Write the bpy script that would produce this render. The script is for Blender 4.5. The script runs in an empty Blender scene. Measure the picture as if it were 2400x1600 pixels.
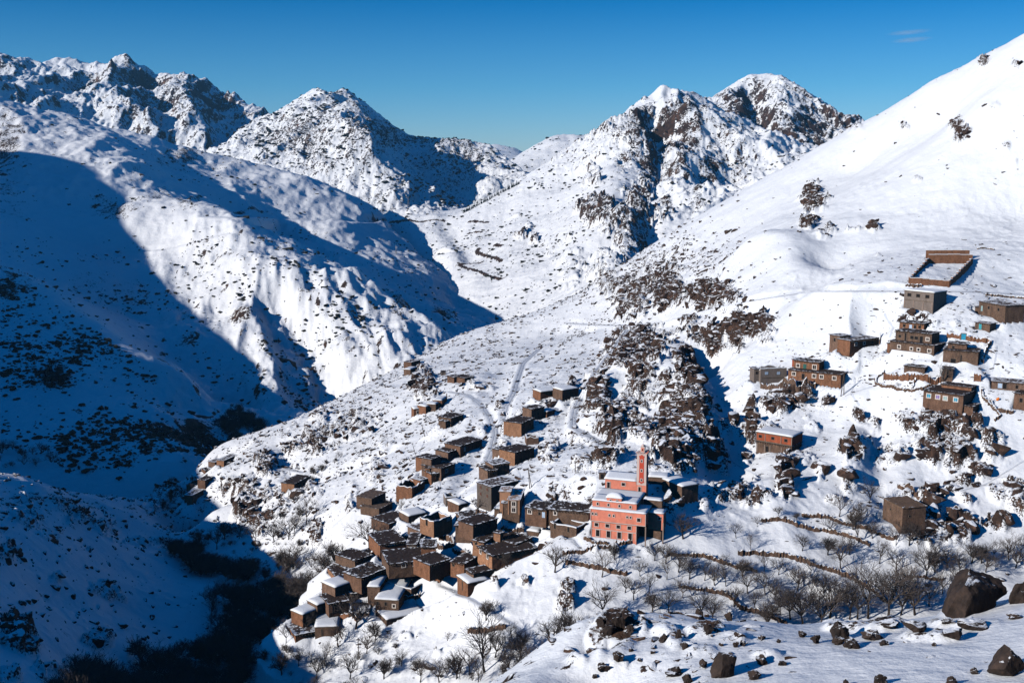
import bpy, bmesh, math, random, time
import numpy as np
from mathutils import Vector, Matrix
T0 = time.time()
S = bpy.context.scene
C = S.collection
R = math.radians
# ------------------------------------------------------------------ camera, sky, sun, exposure
FOC, HZ = 2573.0, 380.0
PITCH = math.atan((800 - HZ) / FOC)
cd = bpy.data.cameras.new('camera'); cam = bpy.data.objects.new('camera', cd); C.objects.link(cam)
cam.rotation_euler = (R(90) - PITCH, 0, 0); cam.location = (0, 0, 0)
cd.sensor_width = 36; cd.lens = 36 * FOC / 2400; cd.clip_start = 0.5; cd.clip_end = 60000
S.camera = cam
SUN = Vector((-0.790, -0.480, 0.375)).normalized()       # towards the sun
SUN_EL = math.asin(SUN.z); SUN_AZ = math.atan2(SUN.x, SUN.y)
W = bpy.data.worlds.new('World'); S.world = W; W.use_nodes = True
nt = W.node_tree; bg = nt.nodes['Background']
sky = nt.nodes.new('ShaderNodeTexSky'); sky.sky_type = 'NISHITA'; sky.sun_disc = False
sky.sun_elevation = SUN_EL; sky.sun_rotation = SUN_AZ
sky.altitude = 1500; sky.air_density = 1.0; sky.dust_density = 0.5; sky.ozone_density = 2.0
# the air is deep blue overhead and pales towards the horizon, the same all round
tc_ = nt.nodes.new('ShaderNodeTexCoord'); sx_ = nt.nodes.new('ShaderNodeSeparateXYZ'); nt.links.new(tc_.outputs['Generated'], sx_.inputs[0])
cr_ = nt.nodes.new('ShaderNodeValToRGB'); mr_ = nt.nodes.new('ShaderNodeMapRange'); mr_.inputs[2].default_value = 0.2
nt.links.new(sx_.outputs[2], mr_.inputs[0]); nt.links.new(mr_.outputs[0], cr_.inputs[0])
for _ in range(2): cr_.color_ramp.elements.new(0.5)
for e_, (p_, c_) in zip(cr_.color_ramp.elements, ((0.05, (0.40, 0.60, 0.88)), (0.33, (0.18, 0.49, 0.77)), (0.68, (0.002, 0.31, 0.62)), (1.0, (0.004, 0.32, 0.62)))): e_.position = p_; e_.color = (*c_, 1)
tint = nt.nodes.new('ShaderNodeMix'); tint.data_type = 'RGBA'; tint.blend_type = 'MULTIPLY'; tint.inputs[0].default_value = 1.0
nt.links.new(cr_.outputs[0], tint.inputs[7])
hs = nt.nodes.new('ShaderNodeHueSaturation'); hs.inputs['Saturation'].default_value = 1.0; hs.inputs['Value'].default_value = 2.1
nt.links.new(sky.outputs[0], tint.inputs[6]); nt.links.new(tint.outputs[2], hs.inputs['Color']); nt.links.new(hs.outputs[0], bg.inputs[0])
bg.inputs[1].default_value = 0.068
sl = bpy.data.lights.new('sun', 'SUN'); sl.energy = 4.8; sl.angle = R(0.53); sl.color = (1, 0.95, 0.885)
so = bpy.data.objects.new('sun', sl); C.objects.link(so); so.rotation_euler = SUN.to_track_quat('Z', 'Y').to_euler()
S.view_settings.view_transform = 'Standard'; S.view_settings.look = 'None'
S.view_settings.exposure = -0.04; S.view_settings.gamma = 1.0; S.view_settings.use_curve_mapping = False
S.render.engine = 'CYCLES'
S.cycles.max_bounces = 6; S.cycles.diffuse_bounces = 0; S.cycles.transparent_max_bounces = 8

# ------------------------------------------------------------------ maths helpers
CP, SP = math.cos(PITCH), math.sin(PITCH)
def pt(u, v, Y):
    "the point of the place seen at photo pixel u, v (2400x1600) at forward distance Y"
    a = (u - 1200) / FOC; b = (800 - v) / FOC
    t = Y / (CP + b * SP)
    return (a * t, Y, (b * CP - SP) * t)
def pix(x, y, z):
    d = y * CP - z * SP
    return 1200 + FOC * x / d, 800 - FOC * (y * SP + z * CP) / d
def _hash(ix, iy, seed):
    h = (ix.astype(np.int64) * 374761393 + iy.astype(np.int64) * 668265263 + seed * 1442695041) & 0xffffffff
    h = ((h ^ (h >> 13)) * 1274126177) & 0xffffffff
    h = ((h ^ (h >> 15)) * 2246822519) & 0xffffffff
    return (h ^ (h >> 16)) & 0xffff
def perlin(x, y, seed=0):
    xf = np.floor(x); yf = np.floor(y); ix = xf.astype(np.int64); iy = yf.astype(np.int64)
    fx = (x - xf).astype(np.float32); fy = (y - yf).astype(np.float32)
    u = fx * fx * fx * (fx * (fx * 6 - 15) + 10); w = fy * fy * fy * (fy * (fy * 6 - 15) + 10)
    def g(i, j, dx, dy):
        a = _hash(i, j, seed) * (2 * math.pi / 65536)
        return np.cos(a) * dx + np.sin(a) * dy
    n00 = g(ix, iy, fx, fy); n10 = g(ix + 1, iy, fx - 1, fy)
    n01 = g(ix, iy + 1, fx, fy - 1); n11 = g(ix + 1, iy + 1, fx - 1, fy - 1)
    a = n00 + u * (n10 - n00); b = n01 + u * (n11 - n01)
    return (a + w * (b - a)) * 1.5
def fbm(x, y, scale, octv=5, seed=0, gain=0.5, lac=2.03, ridged=False):
    s = np.zeros_like(x, dtype=np.float32); a = 1.0; f = 1.0 / scale; tot = 0
    for o in range(octv):
        n = perlin(x * f + 13.7 * o, y * f - 7.1 * o, seed + o)
        if ridged: n = 1 - 2 * np.abs(n)
        s += a * n; tot += a; a *= gain; f *= lac
    return s / tot
def sstep(e0, e1, x):
    t = np.clip((x - e0) / (e1 - e0), 0, 1); return t * t * (3 - 2 * t)

class RBF:
    def __init__(self, P, soft=8.0, lam=0.0):
        P = np.array(P, float); self.X = P[:, :2]; self.soft = soft
        n = len(P); D = np.sqrt(((self.X[:, None] - self.X[None]) ** 2).sum(-1) + soft * soft)
        self.sc = np.abs(self.X).max()
        A = np.zeros((n + 3, n + 3)); A[:n, :n] = -D + np.eye(n) * (-lam)
        Q = np.c_[np.ones(n), self.X / self.sc]; A[:n, n:] = Q; A[n:, :n] = Q.T
        b = np.zeros(n + 3); b[:n] = P[:, 2]
        self.w = np.linalg.lstsq(A, b, rcond=None)[0]
    def __call__(self, x, y):
        sh = x.shape; x = x.ravel(); y = y.ravel(); o = np.zeros(len(x)); n = len(self.X)
        for i in range(0, len(x), 20000):
            xs = x[i:i+20000]; ys = y[i:i+20000]
            D = np.sqrt((xs[:, None] - self.X[:, 0]) ** 2 + (ys[:, None] - self.X[:, 1]) ** 2 + self.soft ** 2)
            o[i:i+20000] = -D @ self.w[:n] + self.w[n] + (xs * self.w[n+1] + ys * self.w[n+2]) / self.sc
        return o.reshape(sh)

def seg_dist(x, y, poly):
    "distance to a polyline [(x, y, val)], and the value interpolated along it"
    best = np.full(x.shape, 1e9, np.float32); val = np.zeros(x.shape, np.float32)
    for (x0, y0, v0), (x1, y1, v1) in zip(poly[:-1], poly[1:]):
        dx, dy = x1 - x0, y1 - y0; L = dx * dx + dy * dy + 1e-9
        t = np.clip(((x - x0) * dx + (y - y0) * dy) / L, 0, 1)
        d = np.hypot(x - x0 - t * dx, y - y0 - t * dy)
        m = d < best; best[m] = d[m]; val[m] = (v0 + t * (v1 - v0))[m]
    return best, val

LAYERS = []
class Layer:
    "one sheet of ground: heights on a grid that is finer near the camera"
    def __init__(self, name, pts, a0, a1, na, Y0, Y1, ny, soft=8.0, dens=None):
        self.name = name; LAYERS.append(self)
        self.a = np.linspace(a0, a1, na)
        if dens is None: self.Y = np.geomspace(Y0, Y1, ny)
        else:
            ys = np.geomspace(Y0, Y1, 4000); wgt = np.interp(ys, [d[0] for d in dens], [d[1] for d in dens])
            cdf = np.r_[0, np.cumsum(wgt[1:] * np.diff(np.log(ys)))]; cdf /= cdf[-1]
            self.Y = np.interp(np.linspace(0, 1, ny), cdf, ys)
        A, YY = np.meshgrid(self.a, self.Y); self.x = A * YY; self.y = YY
        rb = RBF(pts, soft)
        # coarse evaluation, then bilinear refinement
        k = 5; ca = np.linspace(a0, a1, na // k + 2); ci = np.linspace(0, ny - 1, ny // k + 2); cY = np.interp(ci, np.arange(ny), self.Y)
        CA, CY = np.meshgrid(ca, cY); Hc = rb(CA * CY, CY)
        fa = np.clip((self.a - a0) / (a1 - a0) * (len(ca) - 1), 0, len(ca) - 1.0001); fi = np.clip(np.arange(ny) / (ny - 1) * (len(ci) - 1), 0, len(ci) - 1.0001)
        def cub(M, f, ax):
            i = f.astype(int); t = f - i; n = M.shape[ax]
            g = lambda q: np.take(M, np.clip(q, 0, n - 1), ax)
            t = t[:, None] if ax == 0 else t[None]
            p0, p1, p2, p3 = g(i - 1), g(i), g(i + 1), g(i + 2)
            return p1 + 0.5 * t * (p2 - p0 + t * (2 * p0 - 5 * p1 + 4 * p2 - p3 + t * (3 * (p1 - p2) + p3 - p0)))
        self.H = cub(cub(Hc, fi, 0), fa, 1)
        self.u, self.v = pix(self.x, self.y, self.H)
        self.rock = np.zeros_like(self.H)
    def carve(self, poly_px, amp, width):
        "raise (amp > 0) or cut a rounded line given by photo pixels"
        P = []
        for q in poly_px:
            h = self.hit(q[0], q[1]) if len(q) == 2 else pt(*q)
            if h: P.append((h[0], h[1], 0))
        if len(P) < 2: return
        d, _ = seg_dist(self.x, self.y, P)
        self.H += amp * np.exp(-(d / width) ** 2)
    def slope(self):
        H = self.H; dy = np.gradient(H, axis=0) / np.gradient(self.y, axis=0)
        dxa = np.gradient(H, axis=1) / np.gradient(self.x, axis=1)
        # gradient along constant a mixes x: dH/dy|x = dH/dY|a - a*dH/dx
        A = self.a[None]; gy = dy - A * dxa
        return dxa, gy
    def col(self, a):
        f = (a - self.a[0]) / (self.a[-1] - self.a[0]) * (len(self.a) - 1)
        if f < 0 or f >= len(self.a) - 1: return None
        i = int(f); t = f - i
        return self.H[:, i] * (1 - t) + self.H[:, i + 1] * t
    def hit(self, u, v):
        b = (800 - v) / FOC; k = CP + b * SP; a = (u - 1200) / FOC / k
        h = self.col(a)
        if h is None: return None
        d = self.Y * ((b * CP - SP) / k) - h
        i = np.nonzero(d < 0)[0]
        if len(i) == 0: return None
        i = i[0]
        if i == 0: return None
        t = d[i-1] / (d[i-1] - d[i]); Y = self.Y[i-1] + t * (self.Y[i] - self.Y[i-1])
        return (a * Y, Y, Y * (b * CP - SP) / k)
    def z(self, x, y):
        h = self.col(x / y)
        if h is None: return None
        return float(np.interp(y, self.Y, h))
    def z_arr(self, x, y):
        fa = np.clip((x / y - self.a[0]) / (self.a[-1] - self.a[0]) * (len(self.a) - 1), 0, len(self.a) - 1.001)
        fy = np.clip(np.interp(y, self.Y, np.arange(len(self.Y))), 0, len(self.Y) - 1.001)
        i = fy.astype(int); j = fa.astype(int); s = fy - i; t = fa - j; H = self.H
        return (H[i, j] * (1 - t) + H[i, j+1] * t) * (1 - s) + (H[i+1, j] * (1 - t) + H[i+1, j+1] * t) * s
    def samp(self, M, x, y):
        fa = np.clip((x / y - self.a[0]) / (self.a[-1] - self.a[0]) * (len(self.a) - 1), 0, len(self.a) - 1.001)
        fy = np.clip(np.interp(y, self.Y, np.arange(len(self.Y))), 0, len(self.Y) - 1.001)
        return M[fy.astype(int), fa.astype(int)]
    def build(self, mat, label=None):
        ny, na = self.H.shape
        me = bpy.data.meshes.new(self.name)
        co = np.empty((ny * na, 3), np.float32)
        co[:, 0] = self.x.ravel(); co[:, 1] = self.y.ravel(); co[:, 2] = self.H.ravel()
        idx = np.arange(ny * na).reshape(ny, na)
        q = np.stack([idx[:-1, :-1], idx[:-1, 1:], idx[1:, 1:], idx[1:, :-1]], -1).reshape(-1, 4)
        me.vertices.add(len(co)); me.vertices.foreach_set('co', co.ravel())
        me.loops.add(q.size); me.loops.foreach_set('vertex_index', q.ravel().astype(np.int32))
        me.polygons.add(len(q)); me.polygons.foreach_set('loop_start', np.arange(0, q.size, 4, dtype=np.int32))
        me.polygons.foreach_set('loop_total', np.full(len(q), 4, np.int32))
        me.update()
        me.shade_smooth()
        at = me.attributes.new('rock', 'FLOAT', 'POINT'); at.data.foreach_set('value', self.rock.ravel().astype(np.float32))
        o = bpy.data.objects.new(self.name, me); C.objects.link(o); me.materials.append(mat)
        o['kind'] = 'structure'
        if label: o['label'] = label
        return o

def behind(sil, dz=0.6, steps=((40, 0.5), (160, 0.55))):
    "points beyond a skyline, falling away behind it"
    out = []
    for (u, v, Y) in sil:
        x, y, z = pt(u, v, Y); n = math.hypot(x, y)
        for s, sl_ in steps:
            out.append((x + x / n * s, y + y / n * s, z - s * sl_))
    return out
def dense(poly, n=3):
    out = []
    for p, q in zip(poly[:-1], poly[1:]):
        for k in range(n): out.append(tuple(p[i] + (q[i] - p[i]) * k / n for i in range(3)))
    return out + [poly[-1]]

# ------------------------------------------------------------------ materials
def new_mat(name):
    m = bpy.data.materials.new(name); m.use_nodes = True
    n = m.node_tree; b = n.nodes['Principled BSDF']; b.inputs['Roughness'].default_value = 0.85
    b.inputs['Specular IOR Level'].default_value = 0.2
    return m, n, b
def nd(n, t, **kw):
    x = n.nodes.new(t)
    for k, v in kw.items():
        if k in x.inputs: x.inputs[k].default_value = v
        else: setattr(x, k, v)
    return x
def mth(n, op, a, b=None, c=None, clamp=False):
    x = n.nodes.new('ShaderNodeMath'); x.operation = op; x.use_clamp = clamp
    for i, q in enumerate((a, b, c)):
        if q is None: continue
        if isinstance(q, (int, float)): x.inputs[i].default_value = q
        else: n.links.new(q, x.inputs[i])
    return x.outputs[0]
def noise(n, vec, scale, detail=4, rough=0.55):
    x = nd(n, 'ShaderNodeTexNoise'); x.inputs['Scale'].default_value = scale; x.inputs['Detail'].default_value = detail
    x.inputs['Roughness'].default_value = rough; n.links.new(vec, x.inputs['Vector']); return x.outputs['Fac']
def ramp(n, fac, stops):
    x = nd(n, 'ShaderNodeValToRGB'); cr = x.color_ramp
    while len(cr.elements) < len(stops): cr.elements.new(0.5)
    for e, (p, c) in zip(cr.elements, stops): e.position = p; e.color = (*c, 1)
    n.links.new(fac, x.inputs[0]); return x.outputs[0]
def mixc(n, fac, a, b):
    x = n.nodes.new('ShaderNodeMix'); x.data_type = 'RGBA'
    for q, i in ((fac, 0), (a, 6), (b, 7)):
        if isinstance(q, (int, float)): x.inputs[i].default_value = q
        elif isinstance(q, tuple): x.inputs[i].default_value = (*q, 1)
        else: n.links.new(q, x.inputs[i])
    return x.outputs[2]
SNOW = (0.86, 0.875, 0.90)
ROCKS = [(0.25, (0.020, 0.013, 0.011)), (0.50, (0.048, 0.029, 0.021)), (0.63, (0.10, 0.055, 0.036)), (0.76, (0.24, 0.115, 0.065))]
def terrain_mat(name, s, amp=0.5, rocks=ROCKS, bump=0.5, speck=0.0, sharp=0.06):
    "snow broken by rock; s = the size in metres of the smallest rock detail"
    m, n, b = new_mat(name)
    tc = nd(n, 'ShaderNodeNewGeometry'); P = tc.outputs['Position']
    at = nd(n, 'ShaderNodeAttribute'); at.attribute_name = 'rock'
    n1 = noise(n, P, 1.0 / s, 5, 0.6)
    n2 = noise(n, P, 0.22 / s, 4, 0.6)
    f = mth(n, 'ADD', at.outputs['Fac'], mth(n, 'MULTIPLY', mth(n, 'SUBTRACT', n1, 0.5), amp * 2.4))
    f = mth(n, 'ADD', f, mth(n, 'MULTIPLY', mth(n, 'SUBTRACT', n2, 0.5), amp))
    mask = nd(n, 'ShaderNodeMapRange'); mask.inputs[1].default_value = 0.5 - sharp; mask.inputs[2].default_value = 0.5 + sharp
    n.links.new(f, mask.inputs[0]); mk = mask.outputs[0]
    mk0 = mk
    rc = ramp(n, noise(n, P, 0.35 / s, 6, 0.65), rocks)
    sc = mixc(n, noise(n, P, 0.08 / s, 3), (0.84, 0.855, 0.885), (0.88, 0.89, 0.905))
    n.links.new(mixc(n, mk, sc, rc), b.inputs['Base Color'])
    n.links.new(mth(n, 'ADD', 0.55, mth(n, 'MULTIPLY', mk, 0.35)), b.inputs['Roughness'])
    bp = nd(n, 'ShaderNodeBump'); bp.inputs['Strength'].default_value = bump; bp.inputs['Distance'].default_value = s * 0.9
    # snow bears only a soft relief, rock a rough one, and it stands proud of the snow
    mpw = nd(n, 'ShaderNodeMapping'); mpw.inputs['Scale'].default_value = (.45, 1.2, 1); mpw.inputs['Rotation'].default_value = (0, 0, .5); n.links.new(P, mpw.inputs[0])
    rel = mth(n, 'ADD', mth(n, 'ADD', mth(n, 'MULTIPLY', noise(n, P, 0.12 / s, 5, .6), 2.2), mth(n, 'MULTIPLY', noise(n, mpw.outputs[0], 0.5 / s, 5, .65), 0.7)), mth(n, 'MULTIPLY', mth(n, 'MULTIPLY', noise(n, P, 1.6 / s, 6, 0.7), mk0), 1.5))
    rel = mth(n, 'ADD', rel, mth(n, 'MULTIPLY', mk0, 0.5))
    n.links.new(rel, bp.inputs['Height']); n.links.new(bp.outputs[0], b.inputs['Normal'])
    return m

# ------------------------------------------------------------------ the ground: near valley and village hillside
V_SIL = [(2560,0,620),(2400,80,640),(2300,132,660),(2200,185,680),(2100,245,700),(2000,303,720),(1870,378,740),(1740,450,760),(1640,505,770),(1540,565,780),(1470,620,785),(1400,680,800),(1330,738,820),(1290,748,815),(1200,765,800),(1105,780,785),(1030,808,760),(960,848,725),(860,900,690),(760,955,665),(700,985,650),(600,1035,625),(540,1068,610),(480,1092,590),(420,1130,560),(380,1165,545),(365,1180,530)]
N_SIL = [(-150,1105,385),(0,1121,395),(61,1121,405),(112,1135,425),(177,1159,450),(272,1169,480),(340,1179,498),(384,1200,508),(435,1227,512)]
V_PTS = [(2400,500,510),(2300,250,590),(2300,380,550),(2200,300,620),(2200,400,560),(2000,500,560),(2000,400,650),(1900,430,660),(1850,480,640),(1700,600,590),(1800,560,560),(1750,640,520),
 (2300,600,455),(2400,680,420),(2200,650,425),(2080,682,412),(1900,686,440),(1760,706,480),(1650,735,520),(1550,757,560),(1430,760,640),(1600,650,600),(1500,680,680),
 (2150,735,400),(2270,740,390),(1950,620,500),(1950,760,415),(1950,820,400),(2140,850,372),(2140,870,366),(2200,930,355),(2300,930,350),(2380,950,345),(2380,1020,335),(1850,895,388),(1850,950,375),(1700,850,440),(1750,800,460),
 (1640,900,450),(1530,860,450),(1560,810,490),(1400,960,430),(1350,900,470),(1450,800,560),(1530,1000,385),(1620,1080,345),(1700,1000,370),(1800,1065,345),(2000,1000,362),(1950,1080,338),(2050,1100,328),(2150,1060,335),(2200,1150,320),(2350,1100,322),(2300,1200,308),
 (1750,1180,312),(1650,1160,312),(1850,1180,310),(2110,1236,300),(1900,1250,300),(2300,1290,292),(2400,1330,288),(1700,1300,286),(1900,1340,284),(2050,1400,278),(2200,1400,278),(1900,1420,276),(1700,1440,268),(1600,1340,280),
 (1500,1268,288),(1430,1268,288),(1380,1262,290),(1560,1150,308),(1500,1080,325),(1350,1050,352),(1330,1190,304),(1250,920,462),(1250,850,560),(1300,790,680),(1230,1080,378),(1290,1000,415),(1150,900,520),(1120,970,450),(1100,1050,410),(1150,1130,350),
 (1060,890,545),(1000,960,500),(900,1000,520),(1000,1050,440),(950,1130,400),(1040,1180,345),(1180,1200,318),(1250,1230,300),(900,1170,395),(800,1100,470),(700,1060,535),(600,1110,520),(480,1120,535),(500,1200,480),(600,1200,465),(700,1180,440),(800,1200,405),(650,1250,425),(740,1290,398),(850,1250,372),
 (1100,1290,302),(1090,1375,292),(1180,1400,280),(1300,1420,268),(1400,1480,258),(1000,1300,310),(900,1330,322),(820,1380,330),(900,1420,300),(960,1430,295),(1000,1500,280),(780,1420,325),(700,1500,318),(720,1460,325),(650,1530,322),(800,1560,285),(1000,1600,262),(1200,1600,240),(900,1600,268),(700,1600,300),
 (560,1400,385),(600,1330,410),(450,1300,455),(520,1320,430),(550,1500,355),(520,1600,315),(620,1450,360),(420,1258,500),(460,1262,490)]
N_PTS = [(435,1336,425),(483,1343,425),(544,1355,410),(408,1302,440),(350,1271,445),(296,1257,440),(230,1225,425),(0,1200,350),(100,1230,370),(200,1300,375),(0,1300,310),(100,1400,312),(200,1400,335),(300,1350,385),(0,1400,276),(0,1500,250),(0,1600,228),(150,1500,285),(200,1600,272),(300,1450,345),(400,1420,372),(450,1400,385),(380,1490,345),(300,1510,320),(150,1560,265),(300,1580,298),(-150,1300,268),(-150,1500,230),(-150,1200,315),(-150,1600,208)]
# ground out of the frame: the camera's own slope and the left wall of the valley
V_FREE = [(0,120,-62),(60,120,-52),(120,140,-45),(-60,120,-95),(-130,120,-85),(-180,150,-70),(120,220,-92),(0,200,-103),(-40,180,-118),(300,300,-70),(400,400,-10),(500,650,120),(600,500,120),(260,400,-45),(330,500,20),(200,300,-85),(150,200,-75)]
allV = [pt(*p) for p in dense(V_SIL, 2)] + [pt(*p) for p in dense(N_SIL, 2)] + [pt(*p) for p in V_PTS + N_PTS] + V_FREE + behind(V_SIL[::2], steps=((45, 0.45), (170, 0.6))) + behind(N_SIL[::2], steps=((30, 0.3), (90, 0.45)))
V = Layer('hillside', allV, -0.60, 0.70, 1010, 150, 1000, 650, soft=5.0, dens=[(150, .5), (220, .9), (260, 1.5), (420, 1.5), (560, 1.0), (800, .8), (1000, .25)])
print('V rbf', time.time() - T0)
# --- relief of the near ground
def bench(Lr, poly, half, soft, cut=0.5, zs=None):
    P = []
    for q in poly:
        h = Lr.hit(q[0], q[1])
        if h: P.append((h[0], h[1], h[2]))
    if len(P) < 2: return None
    m = np.zeros(Lr.H.shape, bool)
    xs = [p[0] for p in P]; ys = [p[1] for p in P]; pad = half + soft + 2
    m = (Lr.x > min(xs) - pad) & (Lr.x < max(xs) + pad) & (Lr.y > min(ys) - pad) & (Lr.y < max(ys) + pad)
    d, z = seg_dist(Lr.x[m], Lr.y[m], P)
    k = 1 - sstep(half, half + soft, d)
    Lr.H[m] = Lr.H[m] * (1 - k) + (z - cut) * k
    k2 = 1 - sstep(half * 0.8, half * 1.4, d)
    Lr.rock[m] = Lr.rock[m] * (1 - k2) + 0.0 * k2
    return P
V.carve([(2053,730),(2060,800),(2085,840)], -2.5, 5)
V.carve([(1980,700),(2010,770)], 2.0, 9)
V.carve([(2040,975),(2060,1040),(2050,1120),(2080,1170)], -3.5, 5)
V.carve([(2005,960),(2020,1030),(2000,1110)], 3.5, 7)
V.carve([(1640,850),(1680,950),(1720,1040),(1700,1100)], -7, 9)
V.carve([(1590,860),(1630,960),(1660,1040),(1650,1080)], 8, 11)
V.carve([(1490,790),(1440,880),(1400,960),(1395,1000)], 4, 8)
V.carve([(1760,590),(1830,585),(1900,640)], 7, 14)
V.carve([(1930,600),(1930,660)], -5, 12)
V.carve([(1800,1140),(1815,1190),(1830,1230)], 2.0, 5)
V.carve([(1180,712),(1210,702),(1250,720)], 8, 16)
V.carve([(1500,740),(1480,690),(1560,660)], 4, 10)
V.carve([(1390,1000),(1470,1040),(1600,1090)], 4, 7)
V.carve([(650,1040),(700,1110),(760,1120),(900,1060)], -3, 6)
V.carve([(1220,700),(1180,860),(1140,980)], -2, 8)
V.carve([(1060,1180),(1100,1090),(1170,990)], -2, 5)
V.carve([(1150,1360),(1160,1430),(1180,1500)], 2.5, 6)
V.carve([(1060,1400),(1100,1480)], 2.5, 9)
V.carve([(1000,1400),(1030,1480)], -2, 6)
x, y = V.x, V.y
# rocky places (photo px centre, radii, strength)
ROCK_E = [(1500,830,62,52,1.0),(1460,870,60,25,.8),(1400,950,30,52,1.0),(1590,1010,60,85,1.0),(1525,1030,60,40,.95),(1610,900,28,62,.9),(1440,1010,40,45,.8),(1560,1060,60,40,.9),(1650,1050,35,35,.7),
 (1660,700,62,33,1.0),(1480,705,50,58,.75),(1560,690,45,45,.95),(1430,670,45,45,.6),(1560,620,70,60,.42),(1500,640,60,50,.45),(1640,620,70,50,.42),(1600,560,50,30,.4),(1700,560,50,40,.3),(1720,770,60,22,.9),(1770,775,45,28,1.0),(1640,795,40,22,.9),(1680,815,30,15,.8),(1610,760,25,12,.7),(1725,808,20,25,.8),(1820,700,60,14,.3),(1700,735,60,10,.5),
 (1905,468,26,36,1.0),(1893,528,18,20,.9),(1945,545,14,9,.6),(2000,545,20,8,.6),(2045,540,14,8,.8),(2245,302,22,18,.8),(2248,325,18,12,.8),(2240,155,18,12,.9),(2300,148,20,10,.7),(2380,155,10,8,.8),(2355,345,14,7,.6),(2060,260,20,10,.4),(2000,303,30,10,.45),
 (2200,1010,60,45,.85),(2260,990,45,45,.8),(2180,1060,35,40,.8),(2250,1080,38,40,.8),(2290,1110,26,18,.8),(2130,1000,30,28,.7),(2110,980,28,16,.6),(1760,971,15,52,.95),(1818,953,42,30,.95),(1726,984,20,28,.6),(1860,925,45,28,.75),(1752,1043,18,25,.5),(1935,950,22,12,.6),(1890,972,18,9,.7),(1994,1083,30,26,.9),(2010,995,20,14,.7),(1839,1137,16,58,1.0),(1870,1080,30,18,.5),(1668,1053,30,36,.8),(1680,1130,30,16,.5),(1925,1120,18,22,.5),
 (1700,1168,50,26,.6),(1770,1182,44,20,.9),(1730,1150,40,10,.7),(2240,1240,40,32,.9),(2180,1215,24,60,.8),(2330,1228,50,16,.8),(2270,1180,30,24,.6),(2150,1255,24,24,.8),(2120,1160,30,12,.5),(2190,1165,40,10,.7),(1990,1140,18,22,.6),
 (1360,1085,40,12,.6),(1410,1080,26,16,.7),(1320,1150,22,22,.7),(1300,1145,18,26,.6),(1385,1160,12,20,.7),(1350,1035,30,8,.5),(1270,1245,34,14,.8),(1220,1235,40,18,.6),(1580,1185,20,14,.6),(1655,1180,18,24,.5),
 (990,905,22,36,.9),(1010,925,18,22,.6),(1110,905,34,10,.55),(1170,950,10,26,.6),(1285,1060,26,30,.55),(1240,1000,26,34,.55),(1180,1040,18,60,.5),(1290,950,30,26,.5),(1340,930,14,40,.6),(1220,980,14,20,.5),(1130,1000,12,20,.5),
 (760,1010,60,42,.55),(830,1000,46,46,.55),(740,1040,40,26,.7),(620,1090,22,32,.8),(690,1050,26,12,.7),(580,1150,40,40,.55),(640,1170,40,44,.55),(590,1220,34,44,.75),(680,1145,40,24,.6),(730,1150,24,30,.55),(900,1040,26,26,.4),(880,1100,26,36,.5),(560,1140,36,30,.5),(745,1260,18,40,.7),(820,1180,12,30,.5),(700,1100,40,18,.4),(830,1150,14,20,.4),(1190,1300,26,26,.4),(1150,1255,20,20,.5),
 (390,1150,36,26,.65),(370,1180,24,20,.6),(420,1180,30,14,.4),(1330,1380,20,16,.7),(1320,1420,24,20,.6),(1160,1400,14,6,.6),(1020,1540,30,14,.5),(960,1490,30,10,.4),(780,1530,50,20,.6),(1230,1370,16,12,.6),(1450,1290,60,6,.5),(1200,1480,40,10,.5),
 (340,1270,60,16,.45),(190,1220,30,22,.6),(150,1190,40,14,.5),(60,1180,40,20,.5),(60,1220,40,26,.5),(20,1300,24,20,.6),(120,1260,30,16,.4),(240,1240,40,24,.45),(130,1360,20,16,.5),(250,1390,40,24,.5),(40,1480,36,40,.85),(70,1520,24,20,.7),(240,1500,34,16,.6),(30,1580,30,30,.6),(100,1570,40,14,.5),(380,1270,30,10,.5)]
def ell(L, lst, edge=0.75):
    "how rocky: 1 inside, falling to 0 outside ragged patches; spread along the world by the pixels of the visible face"
    Rk = np.zeros_like(L.H)
    wob = fbm(L.x, L.y, 13 if L.H.shape[1] > 800 else 22, 5, 77, gain=0.65) * 1.5
    for (u, v, ru, rv, s) in lst:
        h = L.hit(u, v)
        if h is None: continue
        ru *= 1.25; rv *= 1.22
        m = (np.abs(L.u - u) < ru * 1.9) & (np.abs(L.v - v) < rv * 1.9) & (np.abs(L.y - h[1]) < 0.22 * h[1])
        if not m.any(): continue
        r = np.hypot((L.u[m] - u) / ru, (L.v[m] - v) / rv) + wob[m] * 0.8
        Rk[m] = np.maximum(Rk[m], s * (1 - sstep(edge - 0.45, edge + 0.5, r)))
    return Rk
ROCK_E += [(1500,900,50,40,.8),(1470,980,50,40,.7),(1540,930,40,40,.6),(1620,1000,50,70,.95),(1580,1090,50,30,.8),(1350,1000,20,40,.5),(2080,1060,50,30,.6),(2330,1050,40,40,.6),(2340,1150,50,24,.6),(2260,1150,40,24,.6),(2050,1000,24,20,.5),
 (1800,1000,30,20,.55),(1700,1010,24,24,.55),(1900,1000,24,16,.5),(1760,1120,24,16,.5),(1950,1180,24,16,.5),(2390,1200,30,30,.6),(2140,740,30,14,.8),(2160,760,40,14,.7),(2250,760,30,12,.5),(2180,870,24,10,.5),(1930,560,20,10,.5),(2120,300,14,8,.5),(2330,250,14,8,.5),(2150,420,10,6,.5),(2380,380,12,8,.5),(2060,600,16,8,.45),(1990,620,14,7,.4)]
E = ell(V, ROCK_E)
print('V ell', time.time() - T0)
lowf = fbm(x, y, 60, 5, 3)
V.H += lowf * 2.2 * sstep(150, 260, y)
midf = fbm(x, y, 16, 4, 9)
V.H += midf * 0.9 + fbm(x + .6 * y, y * .45, 7, 4, 13, ridged=True) * 0.28 * sstep(-.4, .3, lowf)
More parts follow.
